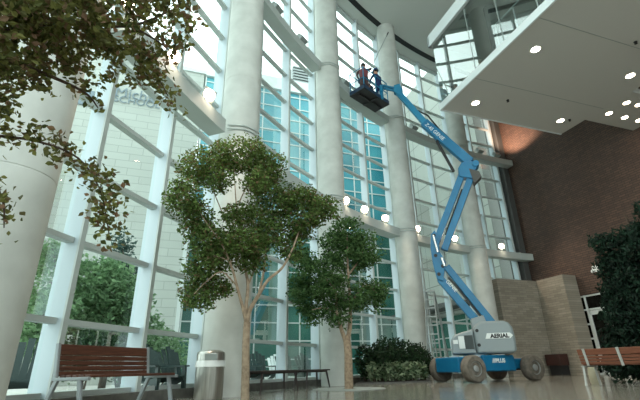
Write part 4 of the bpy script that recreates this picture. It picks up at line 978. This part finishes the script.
# outdoor trees and hedge
def outtree(x, y, d, bl, mt, label, cat='tree', size=.13, dens=2.6, grp='trees outside the left glazing', low=0):
    c = at_d(x, y, d); b0 = Vector((c[0], c[1], -.01)); th = thing('garden_tree', label, cat, b0, 0, grp)
    lv, cens = pxblobs(bl, d, dens, 1.0, clump=24, csize=.3); leafmesh('foliage', lv, size, mt, th, .1)
    if low:
        s = MB()
        for c_, ex, ey in cens: limb(s, [b0, b0.lerp(Vector(c_), .5), Vector(c_)], .025, .008, 6)
        obj('stem', s, M['bark_d'], th, smooth=True); return
    s = MB(); limb(s, [b0, b0+Vector((0, .05, 1.0)), b0+Vector((.05, 0, 1.8))], .1, .06, 8)
    for c_, ex, ey in cens: limb(s, [b0+Vector((.05, 0, 1.3)), (b0+Vector((0, 0, 2.2))).lerp(Vector(c_), .5), Vector(c_)], .045, .012, 6)
    obj('trunk', s, M['bark_d'], th, smooth=True)
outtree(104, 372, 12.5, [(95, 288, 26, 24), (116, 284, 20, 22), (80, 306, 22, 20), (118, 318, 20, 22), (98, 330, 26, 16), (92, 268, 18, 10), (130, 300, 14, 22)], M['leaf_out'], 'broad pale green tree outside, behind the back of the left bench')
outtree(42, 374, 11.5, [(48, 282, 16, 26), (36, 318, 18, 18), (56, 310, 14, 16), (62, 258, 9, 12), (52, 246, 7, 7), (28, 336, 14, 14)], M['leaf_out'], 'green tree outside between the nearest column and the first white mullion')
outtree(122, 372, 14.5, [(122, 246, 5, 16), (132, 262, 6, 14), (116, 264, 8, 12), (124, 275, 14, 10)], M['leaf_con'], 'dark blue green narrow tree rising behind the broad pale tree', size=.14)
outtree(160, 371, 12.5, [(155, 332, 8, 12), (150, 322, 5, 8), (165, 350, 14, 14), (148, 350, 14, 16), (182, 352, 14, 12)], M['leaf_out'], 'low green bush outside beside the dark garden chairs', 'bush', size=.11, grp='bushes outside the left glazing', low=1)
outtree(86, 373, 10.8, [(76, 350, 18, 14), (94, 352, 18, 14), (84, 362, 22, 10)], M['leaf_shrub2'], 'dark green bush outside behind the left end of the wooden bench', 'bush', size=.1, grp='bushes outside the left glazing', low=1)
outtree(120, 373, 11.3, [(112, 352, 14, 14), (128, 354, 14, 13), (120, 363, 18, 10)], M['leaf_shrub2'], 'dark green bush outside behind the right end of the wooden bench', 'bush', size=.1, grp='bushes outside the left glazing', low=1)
# garden chairs
def achair():
    th = thing('garden_chair', 'dark garden chair', 'chair')
    for i in range(5):
        x = -.22+.11*i; m = MB(); h = .98-.06*abs(i-2)
        m.bar((x*.8, -.18, .28), (x*1.05, -.52, h), .095, .025, (0, 1, .4)); obj('back_slat', m, M['chair'], th, rel=True)
    for i in range(5):
        m = MB(); y = .32-.11*i; m.box((0, y, .38-.022*i), (.54, .095, .025)); obj('seat_slat', m, M['chair'], th, rel=True)
    for sx in (-1, 1):
        m = MB(); m.box((sx*.34, -.02, .56), (.12, .72, .028)); obj('arm_rest', m, M['chair'], th, rel=True)
        m = MB(); m.bar((sx*.31, .33, .0), (sx*.31, .30, .55), .05, .08, (0, 1, 0)); obj('leg', m, M['chair'], th, rel=True)
        m = MB(); m.bar((sx*.27, .34, .36), (sx*.27, -.62, .0), .035, .1); obj('leg', m, M['chair'], th, rel=True)
    return th
ch0 = achair(); first = True
for x, d, az, lb in [(22, 7.6, 150, 'dark garden chair outside beside the nearest column'), (160, 8.9, 120, 'dark garden chair outside, left of the pair by the litter bin'), (180, 9.9, 125, 'dark garden chair outside, right of the pair by the litter bin'),
                     (247, 11.6, 150, 'dark garden chair outside half hidden by the larger tree trunk'), (262, 12.9, 150, 'dark garden chair outside beyond the first backless bench'), (289, 14.0, 150, 'dark garden chair outside just right of the middle white mullion'), (308, 15.0, 150, 'dark garden chair outside near the third column')]:
    c = at_d(x, 372, d); o = ch0 if first else dup(ch0); first = False
    o.location = (c[0], c[1], -.01); o.rotation_euler = (0, 0, math.radians(90-az)-PI/2); o['label'] = lb; o['group'] = 'dark garden chairs outside'
o = dup(ch0); c = at_d(278, 372, 15.6); o.location = (c[0], c[1], -.01); o.rotation_euler = (0, 0, math.radians(200)); o['label'] = 'white garden chair outside between two dark chairs'; o['group'] = 'garden chairs outside, white'
for ch in o.children:
    ch.data = ch.data.copy(); ch.data.materials.clear(); ch.data.materials.append(M['chair_w'])

# ------------------------------------------------------------------ light
w = bpy.data.worlds.new('overcast_sky'); S.world = w; w.use_nodes = True
bg = w.node_tree.nodes['Background']; bg.inputs[0].default_value = (.86, 1.0, .985, 1); bg.inputs[1].default_value = 2.0
def spot(name, loc, target, energy, size, color=(1, .82, .62)):
    L = bpy.data.lights.new(name, 'SPOT'); L.energy = energy; L.spot_size = size; L.spot_blend = .5; L.shadow_soft_size = .08; L.color = color
    o = bpy.data.objects.new(name, L); COL.objects.link(o); o.location = loc
    o.rotation_euler = (Vector(target)-Vector(loc)).to_track_quat('-Z', 'Y').to_euler(); return o
# the floodlight at the beam end washes the brick
p = P(tj(13.3), RC-.3, 11.75); spot('brick_flood', p, on_brick(516, 120), 420, 2.0, (1, .66, .46))

S.view_settings.view_transform = 'Standard'; S.view_settings.look = 'None'; S.view_settings.gamma = 1; S.view_settings.exposure = 0.75; S.view_settings.use_curve_mapping = False
S.cycles.use_denoising = True
S.cycles.max_bounces = 8; S.cycles.diffuse_bounces = 4; S.cycles.glossy_bounces = 4; S.cycles.transparent_max_bounces = 24; S.cycles.transmission_bounces = 4
S.cycles.caustics_reflective = False; S.cycles.caustics_refractive = False
